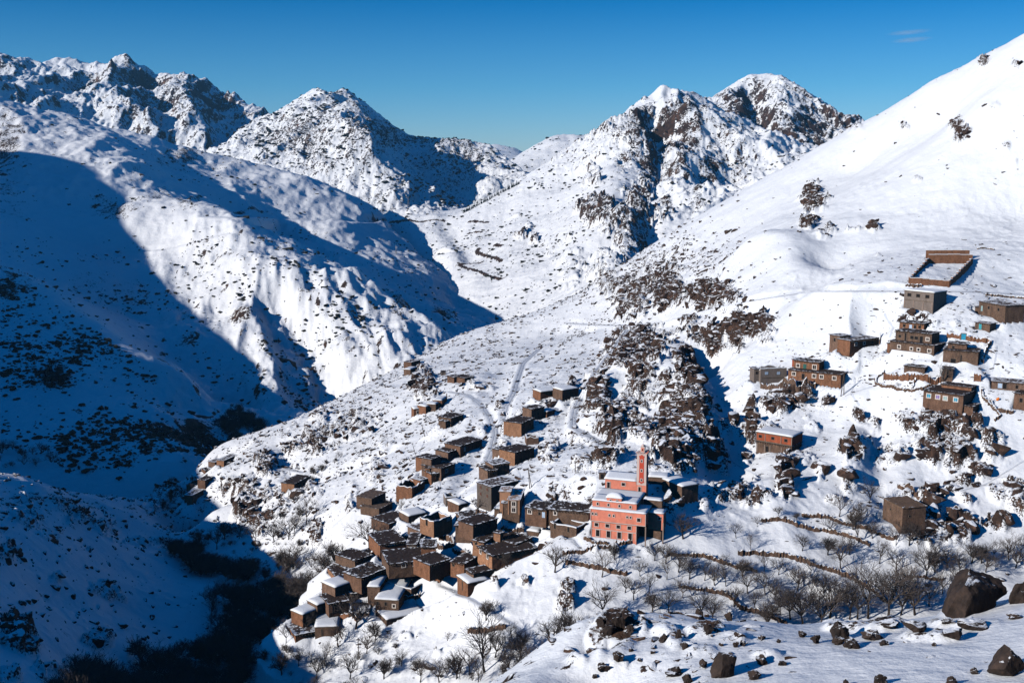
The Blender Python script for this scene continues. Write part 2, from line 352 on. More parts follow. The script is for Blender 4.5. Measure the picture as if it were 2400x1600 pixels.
# crags: steep blocky relief where the rock shows
cr1 = fbm(x + 2 * midf, y * 0.8, 11, 4, 21, ridged=True); cr2 = fbm(x, y, 4.2, 3, 31, ridged=True)
stepz = (V.H + 6 * cr1) / 4.5; terr = (stepz - np.floor(stepz)); terr = (sstep(0.25, 0.75, terr) - terr) * 4.0
V.H += sstep(0.2, 0.7, E) * (cr1 * 3.0 + cr2 * 1.0 + terr * 1.2 + 0.4)
# little humps and hollows of snow over stones elsewhere
V.H += (1 - sstep(0.1, 0.5, E)) * np.maximum(0, fbm(x, y, 3.0, 3, 41) - 0.05) * 0.9 * sstep(-0.1, 0.25, fbm(x, y, 50, 3, 43))
V.H += sstep(1500, 1800, V.u) * sstep(800, 600, V.v) * (fbm(x * .45 + y * .3, y * .9, 26, 4, 45, ridged=True) * .5 + fbm(x * .4, y, 5, 3, 46) * .10)
gx, gy = V.slope(); V.gx, V.gy = gx, gy
sl_ = np.hypot(gx, gy)
spots = fbm(x * 0.9, y * 0.55, 3.2, 4, 51)
# density of stones: many on the mid slope below and left of the crags, few on the upper right field
dens = 0.55 * sstep(1750, 1350, V.u) * sstep(1330, 1180, V.v) + 0.35 * sstep(1100, 950, V.u) * sstep(700, 800, V.v)
dens += 0.5 * sstep(1900, 1650, V.u) * sstep(540, 600, V.v) * sstep(780, 740, V.v) + 0.25
dens *= sstep(-0.5, 0.4, fbm(x, y, 38, 3, 61)) * 0.8 + 0.3
dens = np.where(V.u < 480, np.maximum(dens, .45), dens)
dens = np.where((V.v < 560) & (V.u > 1750), dens * 0.45, dens)
V.dens = dens; V.E = E
V.rock = 0.10 + E ** 1.4 * (0.46 + 0.13 * sstep(.75, 1, E) + 0.22 * cr1 + 0.14 * cr2 + 0.55 * np.clip(sl_ - 0.75, -0.55, 0.7)) + np.clip(spots - 0.42 + dens * 0.42, 0, 1) * 0.85
V.rock = np.where((x < -250) & (y < 150), 0.2, V.rock)
print('V relief', time.time() - T0)

# ------------------------------------------------------------------ foreground slope
F_SIL = [(1180,1640,38),(1220,1600,40),(1300,1555,42),(1376,1514,44),(1385,1470,45),(1400,1447,46),(1485,1434,47),(1594,1437,47),(1665,1452,46),(1719,1446,47),(1804,1461,45),(1872,1479,44),(1957,1459,46),(2008,1455,47),(2130,1455,47),(2178,1441,48),(2263,1424,49),(2362,1405,50),(2430,1345,52),(2560,1320,54)]
F_PTS = [(2400,1450,42),(2400,1600,34),(2200,1600,35),(2000,1600,36),(1800,1600,37),(1600,1600,38.5),(1400,1600,40.5),(2200,1500,41),(2000,1520,40.5),(1800,1530,40.5),(1600,1520,41.5),(1500,1530,41.5),(1400,1560,41),(1700,1480,43.5),(2100,1480,43)]
F_FREE = [(0,75,-52),(40,75,-50),(0,0,-3.2),(0,9,-6.8),(5,10,-6.8),(9,13,-8.6),(14,14,-8.6),(5,24,-14),(12,24,-13.6),(30,26,-12),(-3,20,-12.5),(-6,35,-24),(0,58,-36),(12,62,-38),(25,64,-37),(40,60,-28),(40,40,-15),(60,50,-20),(70,64,-28)]
FG = Layer('foreground_slope', [pt(*p) for p in dense(F_SIL, 3)] + [pt(*p) for p in F_PTS] + F_FREE, -0.20, 0.95, 680, 8, 64, 300, soft=1.0, dens=[(8, .3), (20, 1), (50, 1.3), (64, .3)])
x, y = FG.x, FG.y
E = ell(FG, [(1440,1475,44,34,1.0),(1400,1500,24,26,.8),(1500,1470,20,16,.6),(1650,1480,40,14,.7),(1585,1500,20,20,.6),(1560,1480,30,12,.6),(1640,1530,34,12,.5),(2060,1472,60,10,.8),(2240,1465,50,8,.75),(2180,1500,60,9,.7),(2330,1460,30,14,.3),(1350,1545,30,10,.6),(1450,1560,20,8,.6),(1800,1540,30,8,.5),(1960,1470,30,8,.6),(2120,1450,40,6,.6),(2240,1430,40,10,.7),(1720,1500,30,10,.5)])
FG.H += fbm(x, y, 9, 4, 5) * 0.35 + sstep(0.15, 0.7, E) * (fbm(x, y, 1.6, 3, 8, ridged=True) * 0.3 + 0.1) + fbm(x * 0.5, y, 1.2, 3, 12) * 0.05
dn = sstep(1900, 1500, FG.u)
FG.rock = 0.08 + E * (0.55 + 0.3 * fbm(x, y, 1.1, 3, 18)) + np.clip(fbm(x * 0.6, y, 0.8, 4, 15) - 0.34 + 0.22 * dn, 0, 1) * 1.5
FG.dens = dn

# ------------------------------------------------------------------ left spurs across the valley
T_SIL = [(-250,200,1850),(0,234,1880),(85,267,1880),(146,277,1900),(221,297,1950),(300,320,2000),(418,358,2050),(530,374,2100),(605,392,2150),(663,420,2150),(718,443,2150),(800,491,2100),(905,521,2000),(940,570,1900),(977,605,1800),(1035,652,1650),(1060,700,1560),(1079,731,1500),(1105,775,1380)]
R2_C = [(153,304,1800),(218,331,1700),(272,382,1540),(296,433,1430),(323,467,1360),(408,488,1280),(476,512,1220),(537,546,1170),(612,592,1130),(714,655,1080),(847,727,1020),(950,786,980),(1000,838,950)]
S3_C = [(-200,580,930),(0,627,900),(51,651,880),(136,709,850),(238,763,830),(300,811,800),(374,865,780),(456,1001,740),(544,1066,700)]
G_R2 = []   # the hollow behind the R2 crest
for (u, v, Yq) in R2_C[3:]:
    p = pt(u, v, Yq); G_R2.append((p[0] + 0.10 * Yq, p[1] + 0.115 * Yq, p[2] - 0.062 * Yq))
L_PTS = [(300,600,1180),(450,700,1060),(550,850,930),(650,950,860),(800,900,900),(600,650,1080),(400,560,1200),(250,500,1330),(720,860,950),(500,640,1110),(350,680,1090),(470,800,960),(600,1000,830),(900,860,905),
 (900,640,1500),(980,720,1360),(1040,760,1310),(480,470,1640),(560,520,1560),(640,560,1540),(760,620,1480),(860,660,1420),(960,740,1300),(605,450,1780),(700,500,1760),(800,545,1680),(500,420,1850),(400,400,1750),
 (100,500,1250),(60,350,1600),(100,560,1130),(0,450,1320),(0,300,1700),(140,420,1450),(250,650,1080),(330,760,1000),(430,880,900),(520,980,840),(0,540,1100),(170,640,1050),
 (0,800,745),(0,1000,620),(0,1100,560),(200,900,705),(200,1050,600),(350,1100,600),(400,1000,690),(100,950,660),(120,800,770),(470,1060,690),(0,720,820),(300,950,690),(-200,800,760),(-200,1000,620),(-250,400,1500),(560,1110,650),(650,1010,720)]
L_FREE = [(-200,560,-195),(-120,700,-205),(0,900,-215),(100,1100,-225),(-60,1400,-240),(0,2600,-250),(-800,2900,60),(300,1500,-235),(-330,480,-185)]
allL = [pt(*p) for p in dense(T_SIL, 2)] + [pt(*p) for p in dense(R2_C, 2)] + [pt(*p) for p in dense(S3_C, 2)] + [pt(*p) for p in L_PTS] + G_R2 + L_FREE + behind(T_SIL[1:-3:2], steps=((120, 0.35), (400, 0.5)))
L = Layer('left_mountainside', allL, -0.62, 0.12, 530, 470, 2700, 420, soft=12, dens=[(470, .5), (600, 1), (1300, 1.2), (2000, .9), (2200, .4), (2700, .2)])
x, y = L.x, L.y
w = np.array(fbm(x, y, 260, 3, 101)); 
rib = fbm((x + y * .35) * 1.1 + 40 * w, (y - x * .3) * 0.35 + 60 * w, 110, 5, 103, ridged=True)
rgh = fbm(x, y, 45, 5, 107)
face = sstep(250, 480, L.u) * sstep(1500, 1250, y) * sstep(420, 560, L.v)
flank = sstep(520, 640, L.u) * sstep(610, 700, L.v) * sstep(1300, 1150, y)
L.H += (11 * face + 9 * flank) * rib + (3 + 9 * face + 8 * flank) * rgh * 0.6 + 3.5 * fbm((x + y * .35), (y - x * .3) * .3, 60, 5, 111, ridged=True) * (0.35 + face * .6) + 1.3 * face * fbm(x, y, 14, 4, 113, ridged=True) + fbm(x, y, 12, 3, 109) * 0.5
# gullies and ribs on the sunlit spur
for q, amp, wd in (([(700,700),(780,830),(850,920)], -16, 22), ([(640,640),(740,760),(790,880),(830,940)], 12, 22), ([(560,620),(600,760),(690,930)], 8, 30), ([(620,720),(680,840),(760,950)], -9, 18), ([(690,700),(760,790),(810,870)], 9, 14), ([(370,560),(440,640),(480,740)], -5, 20)):
    L.carve(q, amp, wd)
up = sstep(1150, 1450, y) * sstep(2100, 1900, y)
rg_ = fbm((x + y * .25) * 1.0, (y - x * .25) * .42, 150, 5, 117, ridged=True)
L.H += up * ((rg_ - .1) * 15 + fbm(x, y, 40, 4, 119, ridged=True) * 3.5)
E = ell(L, [(330,430,50,30,.4),(640,450,60,20,.4),(520,400,60,16,.45),(760,560,30,16,.4),(270,500,60,20,.6),(440,490,40,16,.55),(250,480,40,14,.6),(370,470,40,18,.5),(460,1050,80,40,.9),(520,1070,50,25,.9),(390,1040,50,30,.7),(480,600,60,40,.45),(560,780,30,30,.7),(445,820,30,14,.7),(10,350,50,90,.7),(20,440,30,50,.5),(15,670,50,30,.8),(130,890,40,24,.8),(420,380,60,24,.7),(450,365,30,14,.7),(600,510,60,5,.9),(700,570,30,12,.4),(30,500,50,30,.4),(310,700,60,60,.4),(220,660,60,60,.45),(950,740,30,50,.6),(940,700,14,60,.8),(1040,760,30,14,.8),(640,650,30,18,.5),(720,740,30,14,.4),(620,560,60,20,.3),(400,1080,90,14,.5),(900,520,40,5,.9)])
sp = fbm(x, y * 0.6, 9, 4, 121)
shr = sstep(1000, 860, y); shr = np.where(L.u > 560, np.maximum(shr, 0), shr)
ridge_hi = sstep(-0.2, 0.5, fbm(x, y, 120, 3, 123))
L.rock = 0.06 + E * (0.5 + 0.3 * rib + 0.3 * sp) + np.clip(sp - 0.34 + 0.16 * ridge_hi + 0.06 * shr + 0.24 * face * sstep(-.3, .3, rgh), 0, 1) * 1.6
# the road cut into the mountainside
bench(L, [(480,506),(560,508),(640,510),(760,517),(850,520),(905,522)], 4, 9, 1)
bench(L, [(290,592),(340,588),(400,580),(470,562),(520,548),(545,545)], 2.5, 6, 1)
# ------------------------------------------------------------------ where the houses stand
# (kind, label, left-bottom px, right-bottom px of the front wall, height px, depth m, wall, roof, openings, extra volumes)
# openings: (face, x fraction, z fraction, width m, height m, style); extra: (x, y, z, w, h, d metres from the front left corner, wall, roof, openings)
w_ = lambda x, z, s='white', a=0.9, b=1.0, f='f': (f, x, z, a, b, s)
HOUSES = [
 ('mud_house', 'grey concrete two storey house under snow roof with three dark windows, below the walled yard', (2119,722), (2184,728), 41, 9, 'grey', 'snow', [w_(.18,.78,'dark',1.5,1.2), w_(.48,.78,'dark',1.5,1.2), w_(.79,.78,'dark',1.5,1.2), ('f',.5,.5,11,.25,'beam'), ('f',.03,.25,.35,3,'post'), ('f',.34,.25,.35,3,'post'), ('f',.67,.25,.35,3,'post'), ('f',.97,.25,.35,3,'post')], []),
 ('stone_house', 'single storey stone house with pale door and two windows, upper right of village', (2295,737), (2352,748), 31, 8, 'stone', 'patchy', [w_(.12,.5,'palegreen',.9,1.9), w_(.38,.65,'dark'), w_(.75,.65,'dark')], [(-3.2,1.0,0,3.2,2.4,4,'stone','earth',[])]),
 ('stone_hut', 'small stone hut with a turquoise door beside dark boulders', (2286,771), (2318,774), 15, 4, 'stone', 'patchy', [w_(.36,.45,'turquoise',1.0,1.9)], []),
 ('mud_house', 'small brown house with a pale blue door right above the biggest brown house', (2109,773), (2163,776), 17, 6, 'mud', 'rubble', [w_(.2,.6,'dark'), w_(.46,.45,'paleblue',1.0,1.8), w_(.64,.55,'dark',.8,1.2), w_(.83,.6,'dark')], []),
 ('mud_house', 'biggest brown mud house in the upper village, two storeys with four white framed windows', (2086,834), (2184,841), 33, 9, 'mud', 'earth', [w_(.22,.66), w_(.50,.62,'white',.8,.9), w_(.66,.62,'white',.8,.9), w_(.9,.62,'white',1.0,1.0), ('f',.52,.14,.9,1.5,'dark')],
   [(0.8,2.6,4.9,13.0,3.5,6.5,'mud','rubble',[w_(.12,.5,'dark',.9,.9), ('f',.28,.5,.6,2.8,'dark'), w_(.46,.5,'dark',1.2,1.1), w_(.58,.5,'dark',1.2,1.1), ('f',.72,.4,1.1,2.2,'dark'), w_(.89,.5,'white',.9,.9)]), (-1.8,2.0,0,1.9,3.6,5,'mud','earth',[])]),
 ('stone_house', 'collapsed stone building with dark flat roof right of the biggest brown house', (2212,852), (2288,853), 30, 8, 'stone', 'earth', [('f',.3,.2,1.6,1.4,'dark'), ('f',.52,.3,.4,3.5,'dark')], [(1,3,4.0,6,2.2,5,'mud','rubble',[w_(.3,.5,'dark',.8,.8)])]),
 ('stone_shed', 'low stone shed with two reddish wall panels at the end of the long retaining wall', (2209,884), (2232,884), 19, 5, 'mud', 'earth', [('f',.5,.5,.5,2.4,'dark')], []),
 ('mud_house', 'brown house with wide dark roof and four blue and white windows', (2165,953), (2252,959), 35, 11, 'mud', 'earth', [w_(.14,.70,'blue',1.15,1.15), w_(.37,.70,'violet',1.15,1.15), w_(.56,.68,'palegreen',1.15,1.15), w_(.82,.68,'blue',1.15,1.15)], [(11.5,.8,-1.6,4.2,3.2,6,'mud','earth',[]), (3.0,8.0,2.6,9.5,3.6,5,'mud','earth',[w_(.9,.5,'white',.5,.6)])]),
 ('mud_house', 'orange brown house under patchy snow roof cut by the right frame edge', (2327,914), (2412,914), 17, 7, 'mud', 'patchy', [('f',.22,.5,1.4,1.6,'paleblue'), ('f',.33,.5,1.2,1.8,'dark'), w_(.64,.5,'dark',.8,1.1)], []),
 ('mud_house', 'tall narrow house at the right frame edge with one brown window', (2377,960), (2425,962), 37, 6, 'mud', 'earth', [w_(.32,.6,'dark',.9,1.3)], []),
 ('mud_house', 'tall narrow brown corner block standing at the left end of the long low house', (1968,822), (1991,818), 33, 5, 'mud', 'patchy', [w_(.45,.72,'dark',.9,1.0), ('l',.5,.7,.8,1.2,'dark')], []),
 ('mud_house', 'long low brown house running right from the tall narrow corner block', (1994,818), (2056,807), 17, 6, 'mud', 'patchy', [w_(.2,.5,'white',.8,.9), w_(.5,.5,'white',.7,.9), w_(.8,.5,'dark',.8,.9)], []),
 ('unfinished_house', 'unfinished grey block house open to the sky with two bright window holes', (1783,898), (1842,893), 33, 6, 'grey', None, [w_(.22,.66,'paleblue',1.3,1.1), w_(.68,.64,'paleblue',1.3,1.1), ('f',.5,.34,9.4,.2,'beam')], [(-1.9,1.5,1.3,2.0,3.5,4,'grey','patchy',[w_(.5,.6,'dark',.8,.9)])]),
 ('mud_house', 'long brown house with white framed windows and an upper block, right of the unfinished house', (1848,890), (1967,897), 21, 7, 'mud', 'earth', [w_(.11,.62,'white',1.1,1.1), ('f',.29,.42,.9,1.9,'dark'), w_(.5,.6,'white',1.1,1.1), w_(.64,.6,'white',1.1,1.1), w_(.88,.6,'white',1.1,1.1)], [(0.6,4.0,2.7,9.3,3.4,5.5,'mud','rubble',[w_(.17,.5,'white',1.0,1.1), ('f',.44,.42,1.1,2.0,'green'), w_(.82,.5,'white',1.2,1.4)]), (-1.2,7.5,2.2,5,3.6,4,'brick','patchy',[])]),
 ('brick_house', 'orange brick house over a dark stone ground floor, flat snow roof, standing alone', (1773,1055), (1853,1064), 41, 8, 'stone', 'snow', [('f',.31,.25,.9,1.9,'dark'), ('f',.03,.25,.3,2.7,'post'), ('f',.24,.25,.3,2.7,'post'), ('f',.40,.25,.3,2.7,'post'), ('f',.72,.25,.3,2.7,'post'), ('f',.98,.25,.3,2.7,'post')], 'brick'),
 ('stone_house', 'dark stone cube house with snow roof on the right of the mosque', (1552,1152), (1597,1169), 28, 6, 'stone', 'snow', [], []),
 ('stone_house', 'long low dark stone building in the shade directly behind the minaret', (1520,1133), (1566,1134), 14, 5, 'stone', 'snow', [], []),
 ('shed', 'tiny shed with an open doorway on the left of the mosque rear building', (1404,1122), (1419,1122), 14, 3, 'mud', 'patchy', [w_(.5,.45,'dark',1.0,1.5)], []),
 ('concrete_house', 'tall dark grey house with four small brown windows left of the tan tower house', (1118,1166), (1151,1178), 39, 10, 'darkgrey', 'patchy', [w_(.27,.78,'brown',.7,.9), w_(.73,.78,'brown',.7,.9), w_(.27,.36,'brown',.7,.9), w_(.73,.36,'brown',.7,.9)], []),
 ('tower_house', 'slim tan and dark stone tower house with two white framed windows one above the other', (1192,1201), (1216,1202), 41, 9, 'stone', 'tan', [w_(.5,.73,'white',1.0,1.2), w_(.5,.25,'white',1.0,1.2), ('f',.04,.5,.28,4.9,'tanpost'), ('f',.97,.5,.28,4.9,'tanpost')], [(-3.0,3.5,2.0,3.2,3.3,5,'tan','tan',[]), (-2.0,1.2,-1.2,2.2,3.6,4,'stone','patchy',[('f',.1,.5,.2,3.4,'tanpost')])]),
 ('mud_house', 'low brown house with white window and rubble roof between tower house and mosque', (1231,1207), (1280,1213), 18, 7, 'mud', 'rubble', [w_(.22,.6,'white',1.0,1.0), w_(.68,.5,'dark',.7,.9), ('f',.87,.4,.9,1.7,'paleblue')], []),
 ('mud_house', 'wide low house with sagging rubble roof touching the left side of the mosque', (1287,1210), (1378,1217), 17, 7, 'mud', 'rubble', [w_(.16,.55,'white',.7,.8)], []),
 ('stone_shed', 'roofless stone pen in front of the sagging roofed house', (1290,1236), (1350,1249), 14, 5, 'stone', None, [('f',.18,.45,.6,1.5,'dark'), ('f',.7,.4,.6,1.4,'dark')], []),
 ('mud_house', 'double brown house with snowy roof right above the tall dark grey house', (1143,1124), (1164,1121), 22, 6, 'mud', 'earth', [], [(2.8,1.5,.6,6.2,3.6,6,'mud','patchy',[('f',.35,.5,.12,3.4,'dark')])]),
 ('mud_house', 'tan walled house with broad dark roof on the rocks above the double house', (1207,1086), (1252,1073), 27, 7, 'tanmud', 'earth', [('f',.33,.5,.15,3.6,'dark')], []),
 ('ruined_house', 'small open topped box ruin with snow lined walls, above the broad dark roof', (1234,1041), (1262,1040), 20, 4, 'mud', None, [], []),
 ('mud_house', 'dark roofed house with tan front below the slatted terraces', (1222,1017), (1251,1004), 27, 7, 'tanmud', 'earth', [], []),
 ('mud_house', 'brown stepped house squeezed under the slatted terraces', (1246,984), (1276,978), 27, 5, 'mud', 'rubble', [w_(.5,.5,'dark',.8,1)], []),
 ('terraced_house', 'slatted timber terraces under a snow roof at the top of the rocky rib', (1267,932), (1316,926), 14, 6, 'mud', 'snow', [], 'slats'),
 ('mud_house', 'dark house with a deep snow roof, highest one on the rocky rib', (1318,931), (1356,925), 17, 6, 'stone', 'snow', [('f',.5,.5,.9,1.6,'dark')], []),
 ('mud_house', 'small snow roofed house with a white window, lowest of the stepped row', (970,977), (990,976), 20, 5, 'mud', 'snow', [w_(.5,.6,'white',1.1,1.3)], []),
 ('mud_house', 'second snow roofed house of the stepped row', (998,967), (1020,962), 15, 5, 'mud', 'snow', [], []),
 ('mud_house', 'third snow roofed house of the stepped row', (1021,958), (1035,950), 11, 4, 'mud', 'snow', [], []),
 ('mud_house', 'topmost house of the stepped row beside a short pillar', (1036,948), (1048,939), 10, 4, 'mud', 'snow', [('f',.9,1.4,.9,2.2,'post')], []),
 ('mud_hut', 'lonely hut with dark plank roof in open snow below the stepped row', (1057,993), (1086,984), 14, 6, 'mud', 'earth', [], [(-2.2,1.2,-.6,2.2,1.8,3,'mud','rubble',[])]),
 ('mud_house', 'pair of brown cubes at the far end of the ridge path', (1048,894), (1064,898), 15, 5, 'mud', 'earth', [w_(.4,.6,'dark',.6,.7)], [(3.6,1.5,.4,8.5,2.9,6,'mud','earth',[])]),
 ('mud_hut', 'tiny grey hut left of the pair of brown cubes', (1033,879), (1045,879), 8, 4, 'grey', 'earth', [w_(.4,.5,'dark',.6,.6)], []),
 ('mud_hut', 'brown hut on the skyline of the ridge', (964,860), (985,854), 12, 5, 'mud', 'patchy', [], []),
 ('mud_hut', 'low brown hut just below the skyline hut', (962,873), (978,867), 7, 4, 'mud', 'snow', [], []),
 ('mud_house', 'dark roofed house with pale porch at the top of the middle cluster', (1079,1062), (1130,1046), 18, 7, 'mud', 'earth', [('f',.2,.4,1.2,1.8,'pale'), w_(.55,.45,'dark',.8,1.2)], []),
 ('mud_house', 'reddish brown house left of the pale porch house', (1050,1076), (1078,1068), 17, 6, 'mud', 'rubble', [w_(.3,.6,'dark',.7,.8)], []),
 ('mud_house', 'tall brown house with one red corner in the middle cluster', (1008,1103), (1034,1096), 27, 7, 'mud', 'earth', [('l',.5,.6,.9,.9,'dark')], []),
 ('mud_house', 'dark terraced house with one white framed window in the middle cluster', (1034,1120), (1066,1108), 24, 8, 'mud', 'earth', [w_(.4,.55,'white',.9,1.0)], [(.8,5,2.8,5.5,3.2,4.5,'mud','earth',[])]),
 ('mud_hut', 'narrow hut on the left edge of the middle cluster', (997,1111), (1007,1112), 16, 5, 'mud', 'earth', [], []),
 ('mud_hut', 'square hut at the foot of the middle cluster', (1011,1129), (1033,1126), 19, 5, 'mud', 'rubble', [w_(.6,.5,'dark',.7,1.2)], []),
 ('ruined_house', 'ruined brown house with snow inside below the middle cluster', (966,1161), (996,1146), 23, 6, 'mud', None, [('f',.4,.5,.9,1.3,'dark')], []),
 ('mud_hut', 'small brown hut touching the ruin below the middle cluster', (985,1137), (1003,1132), 12, 4, 'mud', 'patchy', [], []),
 ('mud_house', 'house with long weathered plank roofs alone on the left of the village', (890,1206), (918,1193), 20, 6, 'mud', 'plank', [('f',.5,.98,6.5,.2,'beam')], [(2.2,4.5,1.9,9.0,2.8,6.5,'mud','plank',[])]),
 ('ruined_house', 'roofless grey house with a window hole right of the plank roofed house', (1045,1181), (1067,1180), 17, 5, 'grey', None, [w_(.6,.5,'dark',.9,1.0)], []),
 ('ruined_house', 'roofless tan ruin with tall end wall above the lower village', (1019,1237), (1058,1226), 24, 5, 'tanmud', None, [('f',.78,.72,1.4,1.3,'pale'), ('l',.5,.5,.8,1.8,'dark')], []),
 ('mud_house', 'dark house with flat earthen roof above the big bare tree', (915,1241), (962,1228), 21, 7, 'mud', 'earth', [('f',.3,.2,.8,1.0,'dark')], []),
 ('mud_house', 'dark house with snow rimmed roof below the tan ruin', (1069,1248), (1100,1250), 22, 6, 'mud', 'rubble', [('f',.3,.5,.3,2.2,'post')], []),
 ('mud_house', 'big dark roofed house behind the thick pollard trunk', (1112,1245), (1163,1230), 20, 5, 'mud', 'earth', [('f',.7,.4,.9,1.4,'dark')], []),
 ('mud_house', 'flat roofed brown house with two white windows on the right edge of the lower village', (1121,1297), (1151,1318), 22, 11, 'tanmud', 'earth', [w_(.22,.6,'white',.8,1.1), w_(.7,.55,'white',.8,1.1), ('r',.35,.6,.6,.9,'tan')], []),
 ('mud_house', 'small brown upper room behind the two window house', (1109,1277), (1133,1282), 15, 6, 'tanmud', 'earth', [w_(.3,.5,'dark',.6,.7)], [(4.5,4.2,1.4,2.2,1.8,2.0,'tanmud','earth',[])]),
 ('mud_house', 'long low dark house stretching right from the small upper room', (1158,1270), (1205,1283), 11, 6, 'mud', 'earth', [], []),
 ('mud_hut', 'square hut at the right end of the long low dark house', (1207,1284), (1222,1290), 12, 4, 'tanmud', 'earth', [w_(.4,.5,'dark',.6,.8)], []),
 ('mud_house', 'dark flat roofed house stepping down below the two window house', (1093,1352), (1109,1362), 24, 11, 'mud', 'earth', [('r',.4,.6,.7,.9,'tan')], []),
 ('mud_house', 'lowest right house of the lower village with a snow covered terrace roof', (1073,1372), (1095,1389), 30, 5, 'mud', 'snow', [('f',.5,.4,.3,2.6,'dark')], []),
 ('mud_house', 'small dark house on the left of the snow terrace house', (1058,1327), (1086,1333), 15, 6, 'mud', 'earth', [w_(.2,.5,'dark',.6,.8)], []),
 ('mud_house', 'broad dark roofed house in the heart of the lower village', (1010,1337), (1054,1325), 19, 6, 'mud', 'earth', [], []),
 ('mud_house', 'small dark block on the rear left corner of the broad roof', (989,1292), (1020,1292), 13, 5, 'mud', 'rubble', [], []),
 ('mud_house', 'long dark house with two white framed windows in the lower village', (917,1331), (1002,1325), 15, 9, 'mud', 'earth', [w_(.36,.5,'white',.9,1.0), w_(.64,.5,'white',.9,1.0)], []),
 ('mud_house', 'dark peaked roof house at the rear left of the lower village', (894,1287), (948,1281), 16, 9, 'mud', 'earth', [('f',.45,.8,2.4,.7,'pale')], []),
 ('mud_house', 'square house with pale wall panel in the rear middle of the lower village', (954,1289), (975,1290), 19, 8, 'mud', 'earth', [('f',.5,.42,2.4,2.0,'grey')], []),
 ('mud_house', 'snow rimmed dark house at the left front of the lower village', (851,1366), (906,1348), 18, 6, 'mud', 'rubble', [], []),
 ('mud_house', 'dark back house on the left edge of the lower village', (834,1322), (869,1311), 13, 7, 'mud', 'earth', [], []),
 ('mud_house', 'orange brown house with dark roof, leftmost above the shaded wood', (790,1362), (826,1358), 18, 7, 'tanmud', 'earth', [w_(.68,.5,'dark',1.0,1.0), ('f',.95,1.5,1.2,2.0,'tan')], []),
 ('mud_hut', 'snow topped hut below the orange brown house', (788,1386), (824,1376), 14, 5, 'mud', 'snow', [], []),
 ('mud_house', 'tall brown house with bare dark wall on the lower left tip of the village', (774,1432), (815,1427), 25, 6, 'mud', 'earth', [('f',.1,.3,.8,2.0,'tan'), ('f',.35,.3,.8,2.0,'dark')], []),
 ('mud_hut', 'low snow covered hut left of the tall brown house', (745,1427), (770,1421), 13, 4, 'mud', 'snow', [], []),
 ('mud_hut', 'ruined low hut at the very left tip of the village', (713,1447), (757,1433), 12, 4, 'mud', 'snow', [w_(.3,.4,'dark',.5,1)], []),
 ('stone_house', 'large stone house with thick smooth snow roof at the front of the lower village', (883,1424), (931,1429), 28, 12, 'stone', 'snow', [w_(.1,.6,'dark',.7,1.0), w_(.45,.6,'dark',.7,1.0), w_(.8,.4,'white',.7,.8), ('r',.65,.62,.8,.9,'white')], [(-3.4,4.2,0.6,3.6,4.0,8.5,'stone','snow',[])]),
 ('stone_shed', 'snow filled stone pen below the large stone house', (884,1441), (904,1462), 14, 9, 'stone', 'snow', [], []),
 ('ruined_house', 'small snow filled ruin behind the large stone house', (907,1371), (925,1374), 15, 6, 'mud', None, [], []),
 ('ruined_house', 'snow filled ruin with low broken walls right of the large stone house', (967,1389), (1014,1367), 17, 9, 'stone', None, [w_(.45,.5,'white',.5,.5)], []),
 ('ruined_house', 'roofless snow filled room behind the low broken walls', (935,1362), (975,1350), 12, 6, 'stone', None, [], []),
 ('stone_hut', 'round cornered hut with thick snow cap among trees at the bottom of the village', (742,1488), (790,1490), 27, 8, 'mud', 'snow', [('f',.3,.4,.3,2.0,'dark')], []),
 ('stone_shed', 'low shed with branch roof under the trees at the bottom left of the village', (696,1496), (738,1491), 13, 6, 'mud', 'patchy', [], []),
 ('mud_house', 'large windowless brown box house standing alone on the right slope above the orchard', (2069,1217), (2112,1236), 46, 7.5, 'mud', 'brown', [], []),
 ('mud_hut', 'brown hut near the far left end of the sunlit hillside', (482,1111), (502,1109), 10, 5, 'mud', 'earth', [], []),
 ('mud_hut', 'hut with sloping brown roof below the far left hut', (458,1146), (480,1138), 10, 5, 'mud', 'earth', [], []),
 ('mud_hut', 'flat brown roof just right of the sloping roofed hut', (481,1131), (499,1124), 7, 4, 'mud', 'earth', [], []),
 ('mud_hut', 'dark hut with two roof levels, lowest of the far left huts', (451,1172), (477,1160), 13, 4, 'mud', 'patchy', [], []),
 ('mud_house', 'orange brown farmhouse half hidden by bushes on the left slope', (690,1147), (727,1130), 15, 6, 'tanmud', 'earth', [w_(.2,.5,'dark',.6,.8)], []),
 ('mud_hut', 'low roof poking over the left skyline of the sunlit hill', (504,1089), (523,1083), 7, 4, 'mud', 'patchy', [], []),
 ('mud_hut', 'second low roof on the left skyline of the sunlit hill', (525,1084), (556,1072), 6, 4, 'tanmud', 'patchy', [], []),
]
